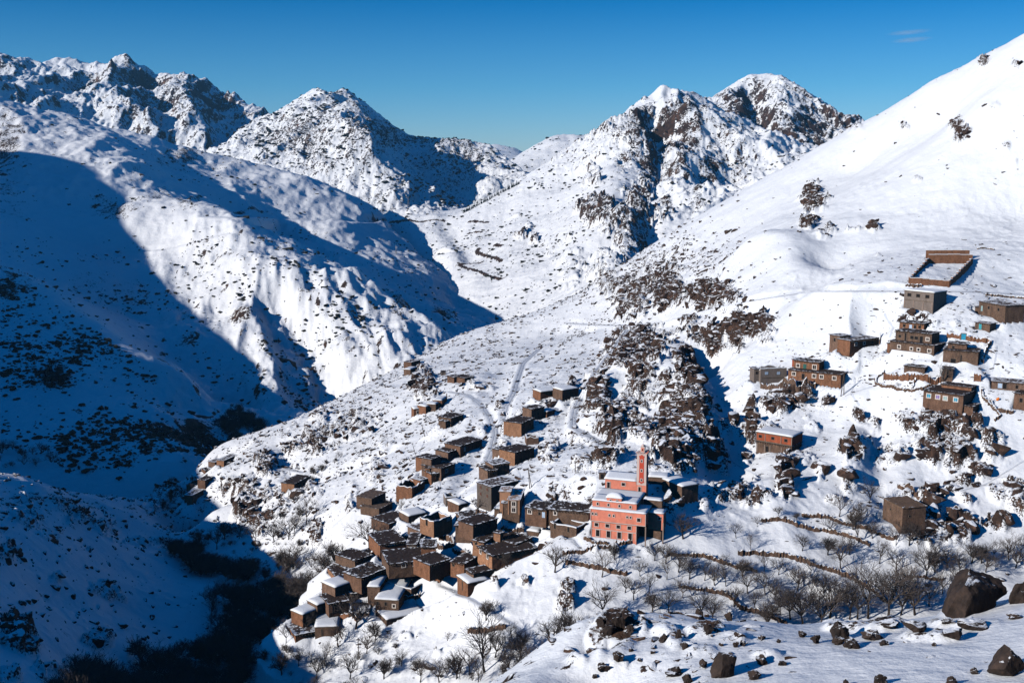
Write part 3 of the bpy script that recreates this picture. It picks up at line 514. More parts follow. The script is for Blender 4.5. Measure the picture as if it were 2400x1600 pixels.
HOUSES += [
 ('mud_hut', 'half buried low hut with snow roof between the two window house and mosque wall', (1236,1252), (1262,1256), 8, 5, 'stone', 'snow', [], []),
 ('stone_shed', 'low snow roofed shed directly above the white windowed long dark house', (930,1306), (958,1302), 8, 5, 'stone', 'snow', [], []),
 ('stone_shed', 'low snow roofed shed in the rear middle, right of the long dark house', (968,1312), (992,1308), 8, 5, 'mud', 'snow', [], []),
 ('mud_hut', 'low dark hut wedged between the heart roof and the small front left house', (1032,1352), (1056,1344), 12, 5, 'mud', 'rubble', [], []),
 ('mud_hut', 'small dark hut below the rear left peaked roof house', (880,1312), (905,1306), 11, 6, 'mud', 'earth', [], []),
 ('mud_hut', 'dark hut behind the orange brown leftmost house', (812,1340), (838,1334), 10, 5, 'mud', 'rubble', [], []),
 ('stone_hut', 'stone hut with rubble roof left of the large snow roofed stone house', (826,1402), (858,1398), 14, 6, 'stone', 'rubble', [('f',.5,.4,.8,1.5,'dark')], []),
 ('stone_shed', 'low walled pen between the tall brown house and the large stone house', (820,1440), (862,1442), 9, 6, 'stone', None, [], []),
 ('mud_hut', 'small hut right of the roofless grey house', (1076,1190), (1096,1186), 9, 5, 'mud', 'snow', [], []),
 ('mud_hut', 'low hut at the right foot of the tall dark grey house', (1160,1200), (1184,1202), 11, 5, 'mud', 'snow', [('f',.5,.45,.7,1.2,'dark')], []),
 ('stone_shed', 'low broken shed above the pollard trunk', (1094,1222), (1128,1216), 9, 5, 'stone', 'rubble', [], []),
 ('mud_hut', 'dark hut with snowy roof left of the tan ruin', (985,1252), (1010,1246), 11, 5, 'mud', 'patchy', [], []),
 ('stone_shed', 'long low shed with snow roof above the tan ruin', (960,1215), (1000,1208), 8, 5, 'stone', 'snow', [], []),
 ('mud_hut', 'low hut on the rocks left of the broad dark roofed house', (1180,1066), (1200,1060), 10, 5, 'mud', 'rubble', [], []),
 ('mud_hut', 'small hut right of the stepped house under the slatted terraces', (1282,975), (1300,970), 10, 4, 'mud', 'snow', [], []),
 ('stone_shed', 'low ruined shed below the biggest brown house', (2120,868), (2165,870), 9, 4, 'stone', 'rubble', [], []),
]
MOSQUE = dict(L=(1386, 1257), R=(1490, 1265))
SITES = []
def site(pL, pR, hpx, depth):
    "front-left corner, turn and size in metres of a house from its front wall seen in the photo"
    um, vm = (pL[0] + pR[0]) / 2, (pL[1] + pR[1]) / 2
    h = V.hit(um, vm); x0, y0, z0 = h
    dep = math.atan2(-z0, math.hypot(x0, y0)); be = math.atan2(x0, y0)
    k = y0 / math.cos(PITCH) / FOC * 1.0
    dist = math.sqrt(x0*x0 + y0*y0 + z0*z0); k = dist / FOC * math.cos(math.atan((um - 1200) / FOC))
    wpx, dn = pR[0] - pL[0], pR[1] - pL[1]
    t = max(-1.3, min(1.3, math.atan2(dn / max(0.16, math.sin(dep)), wpx)))
    psi = -be - t
    w = wpx * k / math.cos(t) ; hh = hpx * k / math.cos(dep)
    if vm > 1185 and um < 1240 and vm < 1500: hh *= .70; depth *= 1.3; w *= 1.10
    elif um < 1370 and vm < 1250: hh *= .9; depth *= 1.1
    c, s = math.cos(psi), math.sin(psi)
    org = (x0 - c * w / 2, y0 - s * w / 2, z0)
    return dict(o=org, psi=psi, w=w, h=hh, d=depth, k=k)
def pad_rect(S_, x0, x1, y0, y1, zb, zt):
    "lower the ground inside a house's plan and stop it from burying the house"
    c, s = math.cos(S_['psi']), math.sin(S_['psi']); ox, oy, oz = S_['o']
    rad = math.hypot(x1 - x0, y1 - y0) + 11
    cx, cy = ox + c * (x0 + x1) / 2 - s * (y0 + y1) / 2, oy + s * (x0 + x1) / 2 + c * (y0 + y1) / 2
    i0, i1 = np.searchsorted(V.Y, [cy - rad, cy + rad]); j0, j1 = np.searchsorted(V.a, [(cx - rad) / (cy), (cx + rad) / (cy)])
    sl = (slice(max(0, i0), i1), slice(max(0, j0), j1))
    X, Yy = V.x[sl] - ox, V.y[sl] - oy
    lx = c * X + s * Yy; ly = -s * X + c * Yy
    d = np.hypot(np.maximum(0, np.maximum(x0 - lx, lx - x1)), np.maximum(0, np.maximum(y0 - ly, ly - y1)))
    H = V.H[sl]
    H = np.where(d < 0.25, np.minimum(H, oz + zb - 0.15), np.minimum(H, oz + zt - 0.35 + np.maximum(0, d - 0.6) * 0.8))
    # in front of the house the ground stays at its foot
    H = np.where((d >= 0.25) & (d < 9), np.maximum(H, oz + zb - 0.7 - d * 0.85), H)
    front = (ly < y0) & (lx > x0 - 0.5) & (lx < x1 + 0.5) & (ly > y0 - 3.0)
    H = np.where(front, np.minimum(H, oz + zb + 0.05), H)
    V.H[sl] = H
    m = d < 1.5; V.noroc[sl] = np.maximum(V.noroc[sl], m)
V.noroc = np.zeros_like(V.H)
for q in HOUSES:
    st = site(q[2], q[3], q[4], q[5]); SITES.append(st)
    pad_rect(st, 0, st['w'], 0, st['d'], 0, st['h'])
    if isinstance(q[9], list):
        for e in q[9]: pad_rect(st, e[0], e[0] + e[3], e[1], e[1] + e[5], e[2], e[2] + e[4])
MS = site(MOSQUE['L'], MOSQUE['R'], 60, 10)
pad_rect(MS, -0.4, MS['w'] * 1.26, 0, 10.5, 0, 7)
# paths and the road, levelled into the slope
TRACKS = [  # photo px line, half width m, trodden width m, name, label
 ([(2400,690),(2330,686),(2270,683),(2150,682),(2080,682),(2000,682),(1930,682),(1880,686),(1820,695),(1760,705),(1700,716),(1640,731),(1590,745),(1545,757),(1500,763),(1440,762),(1370,760),(1330,757)], 1.7, 0, 'snowy_road', 'snow covered road crossing the hillside'),
 ([(1469,773),(1440,815),(1403,862),(1378,905),(1360,930),(1345,965),(1342,1000),(1380,1020),(1420,1045)], 1.6, .5, 'snowy_track', ''),
 ([(1262,818),(1225,852),(1212,890),(1202,922),(1185,952),(1176,986),(1158,1003),(1161,1015),(1150,1060),(1140,1082)], 1.6, .6, 'snowy_track', ''),
 ([(1055,918),(1096,924),(1130,952),(1145,975),(1155,1000)], 1.4, .6, 'snowy_track', ''),
 ([(669,1037),(651,1050),(661,1075),(674,1098),(707,1106)], 1.4, .6, 'snowy_track', ''),
 ([(1035,1373),(1096,1399),(1160,1435),(1200,1462),(1240,1488)], .6, .8, 'footpath', ''),
 ([(1984,865),(2008,896),(1994,912),(1996,932),(2014,950)], 0, .5, 'footpath', ''),
 ([(1710,1072),(1715,1080),(1745,1098),(1777,1114),(1785,1135),(1793,1150),(1840,1172)], 0, .5, 'footpath', ''),
 ([(1980,928),(2015,915),(2052,903)], 0, .4, 'footpath', ''),
 ([(2073,735),(2078,750),(2095,765),(2085,790)], 0, .5, 'footpath', ''),
 ([(2275,625),(2282,650),(2265,668)], 0, .4, 'footpath', ''),
 ([(2336,810),(2335,835),(2325,870)], 0, .4, 'footpath', ''),
 ([(1222,1210),(1250,1228),(1300,1245),(1340,1262),(1358,1285)], .4, .5, 'footpath', ''),
 ([(1155,1257),(1185,1232),(1205,1225)], 0, .4, 'footpath', ''),
 ([(960,1140),(985,1110),(988,1090),(982,1060),(995,1030)], 0, .35, 'footpath', ''),
 ([(1000,1185),(1028,1160),(1032,1130)], 0, .35, 'footpath', ''),
 ([(1212,1100),(1222,1125),(1232,1142)], 0, .4, 'footpath', ''),
 ([(2400,1080),(2350,1110),(2310,1135),(2250,1150)], .4, .5, 'footpath', ''),
]
for q in TRACKS:
    if q[1]: bench(V, q[0], q[1], 1.8, 0.15)
# the high wall of the valley left of the frame; its crest follows the edge of the shade it throws
EDGE = [(L,204,382,720),(L,170,440,700),(L,163,508,660),(L,177,559,620),(L,218,603,560),(L,262,627,520),(L,371,668,520),(L,374,722,470),(L,446,763,470),(L,452,790,440),(L,500,840,430),(L,544,889,430),(L,561,930,420),(L,585,974,420),(L,636,1008,420),
        (V,425,1185,320),(V,470,1235,290),(V,545,1290,260),(V,640,1275,255),(V,700,1300,250),(V,690,1400,225),(V,630,1500,210)]
crest = []; hs_ = math.hypot(SUN.x, SUN.y)
for (Lr, u, v, sd) in EDGE:
    h = Lr.hit(u, v)
    if h is None: continue
    crest.append((h[0] + SUN.x / hs_ * sd, h[1] + SUN.y / hs_ * sd, h[2] + SUN.z / hs_ * sd))
crest.sort(key=lambda p: -p[1])
crest = [(p[0], p[1], p[2] + 3 + (14 if 480 < p[1] < 720 else 0)) for p in dense(crest, 2)]
crest = [(p[0], p[1], p[2] - (7 if p[1] < 300 else 0)) for p in crest]
crest += [(crest[-1][0] + 25, crest[-1][1] - 60, crest[-1][2]), (crest[-1][0] + 30, crest[-1][1] - 110, crest[-1][2])]
wall = [(-1500, 1480, 250), (-1330, 1300, 262)] + crest
fall = []
for p in crest[:-1]:
    fall += [(p[0] - 90, p[1] - 40, p[2] - 25), (p[0] - 260, p[1] - 110, p[2] - 120)]
toe = [(-0.53 * Yq, Yq, zq) for Yq, zq in ((200, -116), (300, -120), (450, -158), (600, -185), (800, -165), (1000, -150), (1300, -80), (1700, -10))]
WL = Layer('valley_wall', wall + fall + toe + [(-0.8*1600, 1600, 120), (-335, 451, -120), (-320, 418, -118), (-290, 380, -118), (-300, 330, -95), (-285, 480, -160)], -2.6, -0.53, 150, 60, 1600, 150, soft=8)
WL.H += fbm(WL.x, WL.y, 60, 4, 301) * 3
WL.rock = 0.1 + np.clip(fbm(WL.x, WL.y, 14, 4, 302) - 0.1, 0, 1)

# ------------------------------------------------------------------ rocky range at the upper left
A_SIL = [(-200,110,4300),(0,131,4300),(17,133,4300),(34,143,4300),(58,160,4250),(82,151,4250),(109,154,4250),(139,152,4250),(156,150,4200),(180,158,4200),(211,166,4200),(240,155,4200),(265,155,4150),(286,156,4100),(313,167,4100),(340,178,4100),(364,190,4100),(391,190,4100),(425,196,4100),(455,205,4100),(493,228,4100),(512,236,4050),(540,250,4000),(575,264,4000),(612,284,3950),(680,330,3900),(760,400,3800)]
A_RIB = [(258,160,4120),(268,200,3800),(285,245,3620),(305,290,3500),(330,335,3420)]
A_RIB2 = [(420,200,4080),(425,240,3760),(440,290,3560),(470,340,3450),(500,380,3380)]
A_RIB3 = [(95,160,4230),(130,200,3900),(175,245,3650),(215,290,3450)]
A_PTS = [(0,233,3450),(85,267,3400),(146,290,3400),(220,310,3420),(120,210,3800),(60,190,3900),(200,230,3760),(150,250,3600),(0,180,3850),(300,340,3400),(420,370,3400),(560,390,3400),(620,410,3400),
         (345,235,4050),(375,275,3950),(385,320,3700),(520,290,3950),(560,320,3850),(590,360,3600),(545,350,3650),(160,190,4120),(205,240,3900),(-200,260,3450)]
A = Layer('rocky_range', [pt(*p) for p in dense(A_SIL, 2)] + [pt(*p) for p in dense(A_RIB, 3)] + [pt(*p) for p in dense(A_RIB2, 3)] + [pt(*p) for p in dense(A_RIB3, 3)] + [pt(*p) for p in A_PTS] + [(-1500,2700,-80),(-800,2700,-140),(-500,2700,-150)] + behind(A_SIL[::2], steps=((200, .5), (600, .6))), -0.56, -0.10, 400, 2900, 4900, 280, soft=20, dens=[(2900,.3),(3350,1),(4200,1),(4350,.2),(4900,.1)])
x, y = A.x, A.y
wob = fbm(x, y, 500, 3, 401)
rg = fbm((x + 90 * wob) * 1.5, (y + 90 * wob) * .6, 300, 6, 403, gain=0.5, ridged=True); rs = fbm(x, y * .6, 60, 4, 407, ridged=True)
m = sstep(4350, 3950, y) * 0.7 + 0.3
A.H += (np.sign(rg) * np.abs(rg) ** 1.15 - 0.1) * 74 * m + rs * 13 * m + fbm(x, y, 20, 3, 409) * 3
gx, gy = A.slope()
Eb = ell(A, [(340,210,140,60,1.0),(470,250,120,50,1.0),(70,255,60,30,.9),(20,160,40,40,.9),(230,200,40,40,.7),(180,280,40,16,.7),(400,310,90,50,.5),(330,290,60,50,.55),(560,300,60,30,.7),(200,260,60,30,.5)])
A.rock = 0.10 + 0.26 * (np.hypot(gx, gy) - 0.7) + 0.15 * rs + Eb * 0.17 + 0.06 * rg

# ------------------------------------------------------------------ the peak left of the middle
B_SIL = [(560,330,3300),(612,281,3330),(646,261,3350),(714,237,3380),(741,232,3400),(775,231,3400),(810,223,3400),(822,228,3400),(851,241,3420),(868,261,3440),(892,278,3460),(936,316,3480),(973,327,3500),(1004,336,3520),(1038,353,3530),(1060,354,3520),(1089,345,3500),(1120,356,3450),(1154,377,3400),(1184,386,3350),(1195,405,3200)]
B_RIB = [(812,230,3370),(818,262,3000),(827,300,2800),(848,330,2700),(880,365,2640),(909,410,2580),(918,450,2540),(943,493,2500)]
B_PTS = [(590,330,3150),(640,400,2700),(700,350,2800),(760,300,2950),(700,450,2600),(760,420,2620),(800,480,2540),(860,500,2490),(860,420,2580),(600,400,2750),(560,380,2900),
         (960,400,3080),(1000,450,2960),(1050,470,2900),(960,470,2800),(1100,460,2850),(1000,380,3200),(1100,400,3120),(1170,430,2900),(1190,440,2800),(1080,490,2700),(1000,495,2560),(930,350,3300)]
B = Layer('central_peak', [pt(*p) for p in dense(B_SIL, 2)] + [pt(*p) for p in dense(B_RIB, 3)] + [pt(*p) for p in B_PTS] + [(-900,2450,-190),(-500,2400,-200),(-200,2350,-200),(0,2500,-160)] + behind(B_SIL[::2], steps=((200, .5), (500, .6))), -0.275, 0.02, 340, 2400, 4000, 280, soft=14, dens=[(2400,.4),(2550,1),(3400,1),(3550,.3),(4000,.1)])
x, y = B.x, B.y
rg = fbm(x + 60 * fbm(x, y, 300, 3, 501), y, 190, 5, 503, ridged=True); rs = fbm(x, y, 34, 4, 507, ridged=True)
m = sstep(3450, 3200, y) * 0.7 + 0.3
B.H += (rg - 0.1) * 40 * m + rs * 8 * m + 16 * np.exp(-((B.u - 812) / 22) ** 2) * sstep(3150, 3350, y) + fbm(x, y, 12, 3, 509) * 3
Eb = ell(B, [(700,330,90,50,.8),(780,300,50,60,.6),(760,400,60,50,.55),(850,330,50,70,.7),(900,330,50,40,.8),(1090,370,50,40,.75),(1050,420,80,50,.4),(700,480,60,30,.5),(880,480,30,20,.4),(950,340,60,16,.8)])
sp = fbm(x, y, 11, 3, 511)
B.rock = 0.20 + 0.14 * rs + Eb * 0.24 + 0.28 * np.clip(sp + 0.1, 0, 1)

# ------------------------------------------------------------------ far hills in the gap
K = Layer('far_hills', [pt(*p) for p in dense([(900,380,6200),(1010,352,6200),(1055,339,6200),(1085,350,6200),(1110,354,6300),(1140,346,6300),(1165,342,6300),(1190,346,6300),(1218,356,6300),(1260,390,6300)], 2)] + [pt(*p) for p in dense([(1160,410,3900),(1190,392,3900),(1230,362,3950),(1260,340,4000),(1290,324,4000),(1320,320,4000),(1345,322,4000),(1385,326,4000),(1450,330,4000),(1560,340,4000)], 2)]
   + [pt(*p) for p in [(1000,380,5500),(1100,390,5400),(1180,400,5400),(1200,440,3300),(1250,400,3600),(1250,450,3250),(1350,400,3500),(1300,360,3750),(1400,380,3600),(1500,400,3500),(1200,480,3000),(1350,460,3150)]] + [(0,2900,-140),(250,2900,-140),(400,5000,-50),(0,5000,-40),(-500,5200,-40)] + behind([(1260,340,4000),(1345,322,4000),(1450,330,4000)], steps=((200,.35),(500,.4))) + behind([(1055,339,6200),(1165,342,6300)], steps=((200,.3),(500,.4))), -0.13, 0.16, 220, 2900, 6900, 180, soft=14)
x, y = K.x, K.y
K.H += fbm(x, y, 260, 5, 601, ridged=True) * 14 * sstep(2900, 3300, y) * np.where(y > 4050, sstep(4100, 5000, y), 1) + fbm(x, y, 30, 3, 603) * 5
K.rock = 0.24 + 0.3 * np.clip(fbm(x, y, 13, 3, 605), 0, 1) + 0.16 * fbm(x, y, 90, 3, 607)

# ------------------------------------------------------------------ the right-hand peaks
D_SIL = [(900,505,2080),(940,493,2080),(1010,494,2060),(1060,497,2040),(1080,495,2040),(1130,470,2040),(1190,438,2050),(1250,405,2080),(1310,368,2100),(1360,338,2120),(1400,309,2140),(1450,275,2160),(1500,238,2190),(1538,220,2200),(1550,218,2200),(1575,224,2230),(1600,225,2260),(1635,248,2300),(1665,290,2320),(1700,340,2330),(1740,390,2330),(1800,440,2330)]
D_RIB = [(1552,222,2180),(1585,262,2100),(1625,310,2030),(1655,360,1960),(1690,420,1880),(1720,460,1800)]
D_RIB2 = [(1545,225,2180),(1500,270,2090),(1460,330,1960),(1440,400,1820),(1440,470,1660),(1420,540,1520)]
D_PTS = [(1105,775,1360),(1130,760,1380),(1200,765,1330),(1300,760,1250),(1100,640,1640),(1150,700,1500),(1200,650,1520),(1250,580,1660),(1150,560,1780),(1060,560,1880),(1000,530,1980),(950,560,1930),(980,600,1850),(1040,660,1680),(1080,720,1520),(930,530,2000),(1120,500,1960),(1250,480,1880),
         (1300,500,1800),(1300,600,1560),(1400,650,1330),(1350,700,1260),(1450,640,1300),(1400,560,1500),(1350,430,1930),(1520,340,2030),(1530,420,1860),(1500,500,1680),(1480,580,1480),(1560,480,1700),(1600,400,1850),(1620,480,1640),(1570,560,1500),(1680,500,1600),(1760,480,1700)]
D = Layer('right_mountain', [pt(*p) for p in dense(D_SIL, 2)] + [pt(*p) for p in dense(D_RIB, 3)] + [pt(*p) for p in dense(D_RIB2, 2)] + [pt(*p) for p in D_PTS] + [(-60,1200,-235),(100,1050,-240),(300,1050,-200),(350,1200,-120)] + behind(D_SIL[3:-2:2], steps=((150, .45), (450, .6))) , -0.13, 0.30, 510, 1080, 2750, 390, soft=10, dens=[(1080,.3),(1250,1),(2150,1),(2350,.5),(2750,.15)])
for q, amp, wd in (([(1515,275),(1535,330),(1550,400),(1525,450)], -26, 26), ([(1500,300),(1515,370),(1525,420),(1520,470)], 16, 26), ([(1500,520),(1510,570),(1500,640),(1480,680)], -20, 20), ([(1480,500),(1485,560),(1465,640),(1430,700)], 14, 20), ([(1670,340),(1700,400),(1720,440)], -26, 30), ([(1610,300),(1650,370),(1690,430)], 16, 26), ([(1050,600),(1100,660),(1120,720)], 8, 26), ([(1190,470),(1150,560),(1080,660)], -5, 26), ([(960,520),(975,600)], 8, 22), ([(1010,520),(1040,560),(1070,610)], 10, 24), ([(1040,520),(1065,560),(1090,600)], -10, 20)):
    D.carve(q, amp, wd)
x, y = D.x, D.y
Eb = ell(D, [(1515,260,20,24,.7),(1500,320,30,50,.9),(1520,390,24,50,.95),(1450,320,50,30,.6),(1480,370,36,30,.7),(1580,300,50,40,.9),(1560,350,40,40,.8),(1590,400,40,50,.8),(1620,340,30,60,.9),(1660,430,30,40,.8),(1580,430,40,20,.6),(1400,505,34,28,.95),(1440,530,34,24,.8),(1390,400,16,10,.6),(1500,460,30,20,.7),(1500,500,24,60,.8),(1480,580,34,60,.8),(1560,500,24,18,.8),(1630,490,24,18,.8),(1610,250,30,24,.8),(1640,280,30,30,.8),(1700,340,50,50,.55),(1730,400,40,40,.6),(1680,390,40,50,.6),(1360,370,60,30,.4),(1420,350,60,30,.45),(1220,555,14,10,.9),(1250,560,12,10,.6),(1240,535,10,10,.5),(1240,430,40,16,.3),(1330,630,40,60,.35),(1420,640,50,40,.5),(1390,430,20,12,.6),(1210,505,14,5,.4),(980,500,50,8,.4)])
rg = fbm(x + 40 * fbm(x, y, 200, 3, 701), y, 130, 5, 703, ridged=True); rs = fbm(x, y, 26, 4, 707, ridged=True)
rr = sstep(1480, 1600, D.u) * sstep(560, 480, D.v)
m = np.maximum(0.15 + 0.85 * sstep(0.1, 0.7, Eb), rr) * (sstep(2260, 2050, y) * 0.7 + 0.3)
D.H += 9 * np.exp(-((D.u - 1550) / 14) ** 2) * sstep(2050, 2180, y)
D.H += (rg - 0.1) * (24 + 12 * rr) * m + rs * 7 * m + fbm(x, y, 90, 4, 705) * 4 + fbm(x, y, 10, 3, 709) * 1.2
gx, gy = D.slope()
sp = fbm(x, y, 7, 3, 711)
D.rock = 0.10 + Eb * (0.26 + 0.28 * rs + 0.2 * (np.hypot(gx, gy) - 0.5)) + np.clip(sp - 0.25 + 0.20 * sstep(-0.3, 0.4, fbm(x, y, 200, 3, 713)), 0, 1) * 1.1
bench(D, [(1040,594),(1000,601),(1060,590)], 3, 6, 1)
def scarp(Lr, poly, wdt, val):
    P = [h for h in (Lr.hit(*q) for q in poly) if h]
    if len(P) < 2: return
    d, _ = seg_dist(Lr.x, Lr.y, [(p[0], p[1], 0) for p in P]); Lr.rock = np.maximum(Lr.rock, val * (1 - sstep(wdt * .5, wdt, d + wdt * 0.5 * fbm(Lr.x, Lr.y, 9, 2, 801))))
for q in ([(1098,547),(1128,543)], [(1120,584),(1118,592),(1145,600),(1175,612)], [(1160,573),(1178,575)], [(1075,617),(1130,614)], [(1078,620),(1110,632),(1140,645),(1180,652)], [(915,520),(985,520),(1040,518)], [(1100,519),(1145,521)]):
    scarp(D, q, 5, 0.75)

G_SIL = [(1560,300,2900),(1600,262,2850),(1640,247,2850),(1669,236,2850),(1690,218,2850),(1718,205,2850),(1750,192,2850),(1785,184,2850),(1812,184,2850),(1830,195,2850),(1851,215,2850),(1865,216,2830),(1880,228,2800),(1910,248,2780),(1940,268,2760),(1960,285,2740),(1998,302,2720),(2060,340,2700),(2120,380,2650)]
G_RIBA = [(1790,190,2830),(1795,240,2700),(1830,300,2560),(1880,350,2420),(1900,400,2300)]
G_RIBB = [(1690,222,2820),(1700,270,2700),(1720,330,2540),(1740,380,2430),(1780,440,2300)]
G_PTS = [(1650,300,2620),(1640,360,2480),(1690,410,2360),(1760,260,2760),(1780,330,2620),(1790,380,2480),(1860,280,2660),(1930,330,2600),(1970,350,2560),(1850,400,2360),(1950,400,2420),(1820,450,2200),(1700,450,2230),(1600,330,2650),(2050,400,2450)]
G = Layer('high_summit', [pt(*p) for p in dense(G_SIL, 2)] + [pt(*p) for p in dense(G_RIBA, 3)] + [pt(*p) for p in dense(G_RIBB, 3)] + [pt(*p) for p in G_PTS] + [(350,2100,-90),(500,2100,-70),(700,2100,-60)] + behind(G_SIL[::2], steps=((150, .5), (400, .6))), 0.12, 0.37, 300, 2150, 3200, 240, soft=12, dens=[(2150,.7),(2300,1),(2850,1),(2950,.2),(3200,.1)])
for q, amp, wd in (([(1770,215),(1775,260),(1780,300),(1770,370),(1740,400)], -26, 30), ([(1640,270),(1660,320),(1690,370)], 12, 24), ([(1715,240),(1730,300),(1735,340)], 14, 26), ([(1850,330),(1860,380)], -12, 20)):
    G.carve(q, amp, wd)
x, y = G.x, G.y
rg = fbm(x + 50 * fbm(x, y, 220, 3, 721), y, 150, 5, 723, gain=.55, ridged=True); rs = fbm(x, y, 30, 4, 727, ridged=True)
m = sstep(2880, 2700, y) * 0.6 + 0.4
G.H += (rg - 0.1) * 44 * m + rs * 9 * m + fbm(x, y, 11, 3, 729) * 2
gx, gy = G.slope()
Eb = ell(G, [(1730,300,40,60,.9),(1780,210,16,26,.6),(1850,200,20,14,.8),(1900,330,50,40,.8),(1850,330,40,30,.6),(1820,370,40,30,.8),(1930,310,30,40,.6),(1870,390,50,30,.7),(1800,280,24,20,.5),(1640,330,30,30,.5),(1690,240,20,16,.5),(1980,310,30,14,.6)])
G.rock = 0.14 + Eb * (0.24 + 0.1 * rg) + 0.18 * rs + 0.22 * (np.hypot(gx, gy) - 0.6)
print('far', time.time() - T0)
# ------------------------------------------------------------------ things: helpers
def mesh_obj(name, verts, faces, mat, parent=None, smooth=False, mats=None, fm=None):
    me = bpy.data.meshes.new(name); me.from_pydata(verts, [], faces); me.update()
    for q in (mats or [mat]): me.materials.append(q)
    if fm is not None: me.polygons.foreach_set('material_index', fm)
    if smooth: me.shade_smooth()
    o = bpy.data.objects.new(name, me); C.objects.link(o)
    if parent: o.parent = parent
    return o
def tag(o, label=None, cat=None, group=None, kind=None):
    if label: o['label'] = label
    if cat: o['category'] = cat
    if group: o['group'] = group
    if kind: o['kind'] = kind
    return o
def empty(name, loc, rz=0):
    o = bpy.data.objects.new(name, None); C.objects.link(o); o.location = loc; o.rotation_euler = (0, 0, rz); o.empty_display_size = 0.5
    return o
def hit_any(u, v, layers=None):
    best = None
    for Lr in (layers or [FG, V, L, D]):
        h = Lr.hit(u, v)
        if h and (best is None or h[1] < best[1]): best = h
    return best

def rock_mat(name, s, lo=0.52, hi=0.66, cols=None):
    m, n, b = new_mat(name)
    g = nd(n, 'ShaderNodeNewGeometry'); P = g.outputs['Position']
    rc = ramp(n, noise(n, P, 0.9 / s, 6, 0.65), cols or [(0.28, (0.018, 0.014, 0.013)), (0.5, (0.038, 0.027, 0.023)), (0.66, (0.066, 0.044, 0.035)), (0.8, (0.12, 0.07, 0.05))])
    sx = nd(n, 'ShaderNodeSeparateXYZ'); n.links.new(g.outputs['Normal'], sx.inputs[0])
    f = mth(n, 'ADD', sx.outputs[2], mth(n, 'MULTIPLY', mth(n, 'SUBTRACT', noise(n, P, 0.6 / s, 4), 0.5), 0.9))
    mk = nd(n, 'ShaderNodeMapRange'); mk.inputs[1].default_value = lo; mk.inputs[2].default_value = hi; n.links.new(f, mk.inputs[0])
    n.links.new(mixc(n, mk.outputs[0], rc, SNOW), b.inputs['Base Color'])
    bp = nd(n, 'ShaderNodeBump'); bp.inputs['Strength'].default_value = 0.7; bp.inputs['Distance'].default_value = 0.12 * s
    n.links.new(noise(n, P, 2.5 / s, 7, 0.7), bp.inputs['Height']); n.links.new(bp.outputs[0], b.inputs['Normal'])
    return m
M_rock_fg = rock_mat('boulder_rock', 0.5, lo=0.86, hi=0.98)
M_rock_hill = rock_mat('hillside_rock', 1.2, lo=0.80, hi=0.92, cols=[(0.28, (0.020, 0.013, 0.011)), (0.50, (0.044, 0.027, 0.020)), (0.64, (0.095, 0.052, 0.035)), (0.76, (0.22, 0.105, 0.060))])
def rock_geo(seed, sub, sx=1, sy=1, sz=0.75, rough=0.35, cut=(0.50, 0.95)):
    rg = np.random.RandomState(seed * 3 + 1)
    bm = bmesh.new(); bmesh.ops.create_icosphere(bm, subdivisions=sub, radius=1)
    co = np.array([v.co[:] for v in bm.verts]); faces = [[v.index for v in f.verts] for f in bm.faces]; bm.free()
    # cut by random planes: angular, then roughened
    for k in range(22):
        nrm = rg.normal(size=3); nrm /= np.linalg.norm(nrm); d = rg.uniform(*cut)
        s = co @ nrm - d; co = co - np.outer(np.maximum(s, 0), nrm) * 0.93
    r = 1 + rough * (fbm(co[:, 0] * 1.0 + 7 * seed, co[:, 1] + co[:, 2] * 0.7, 0.9, 4, seed))
    co = co * r[:, None]
    co = co - (co.max(0) + co.min(0)) / 2
    co = co / np.abs(co).max(0) * 0.5
    co[:, 2] = co[:, 2] + 0.32
    co *= (sx, sy, sz)
    return co, faces
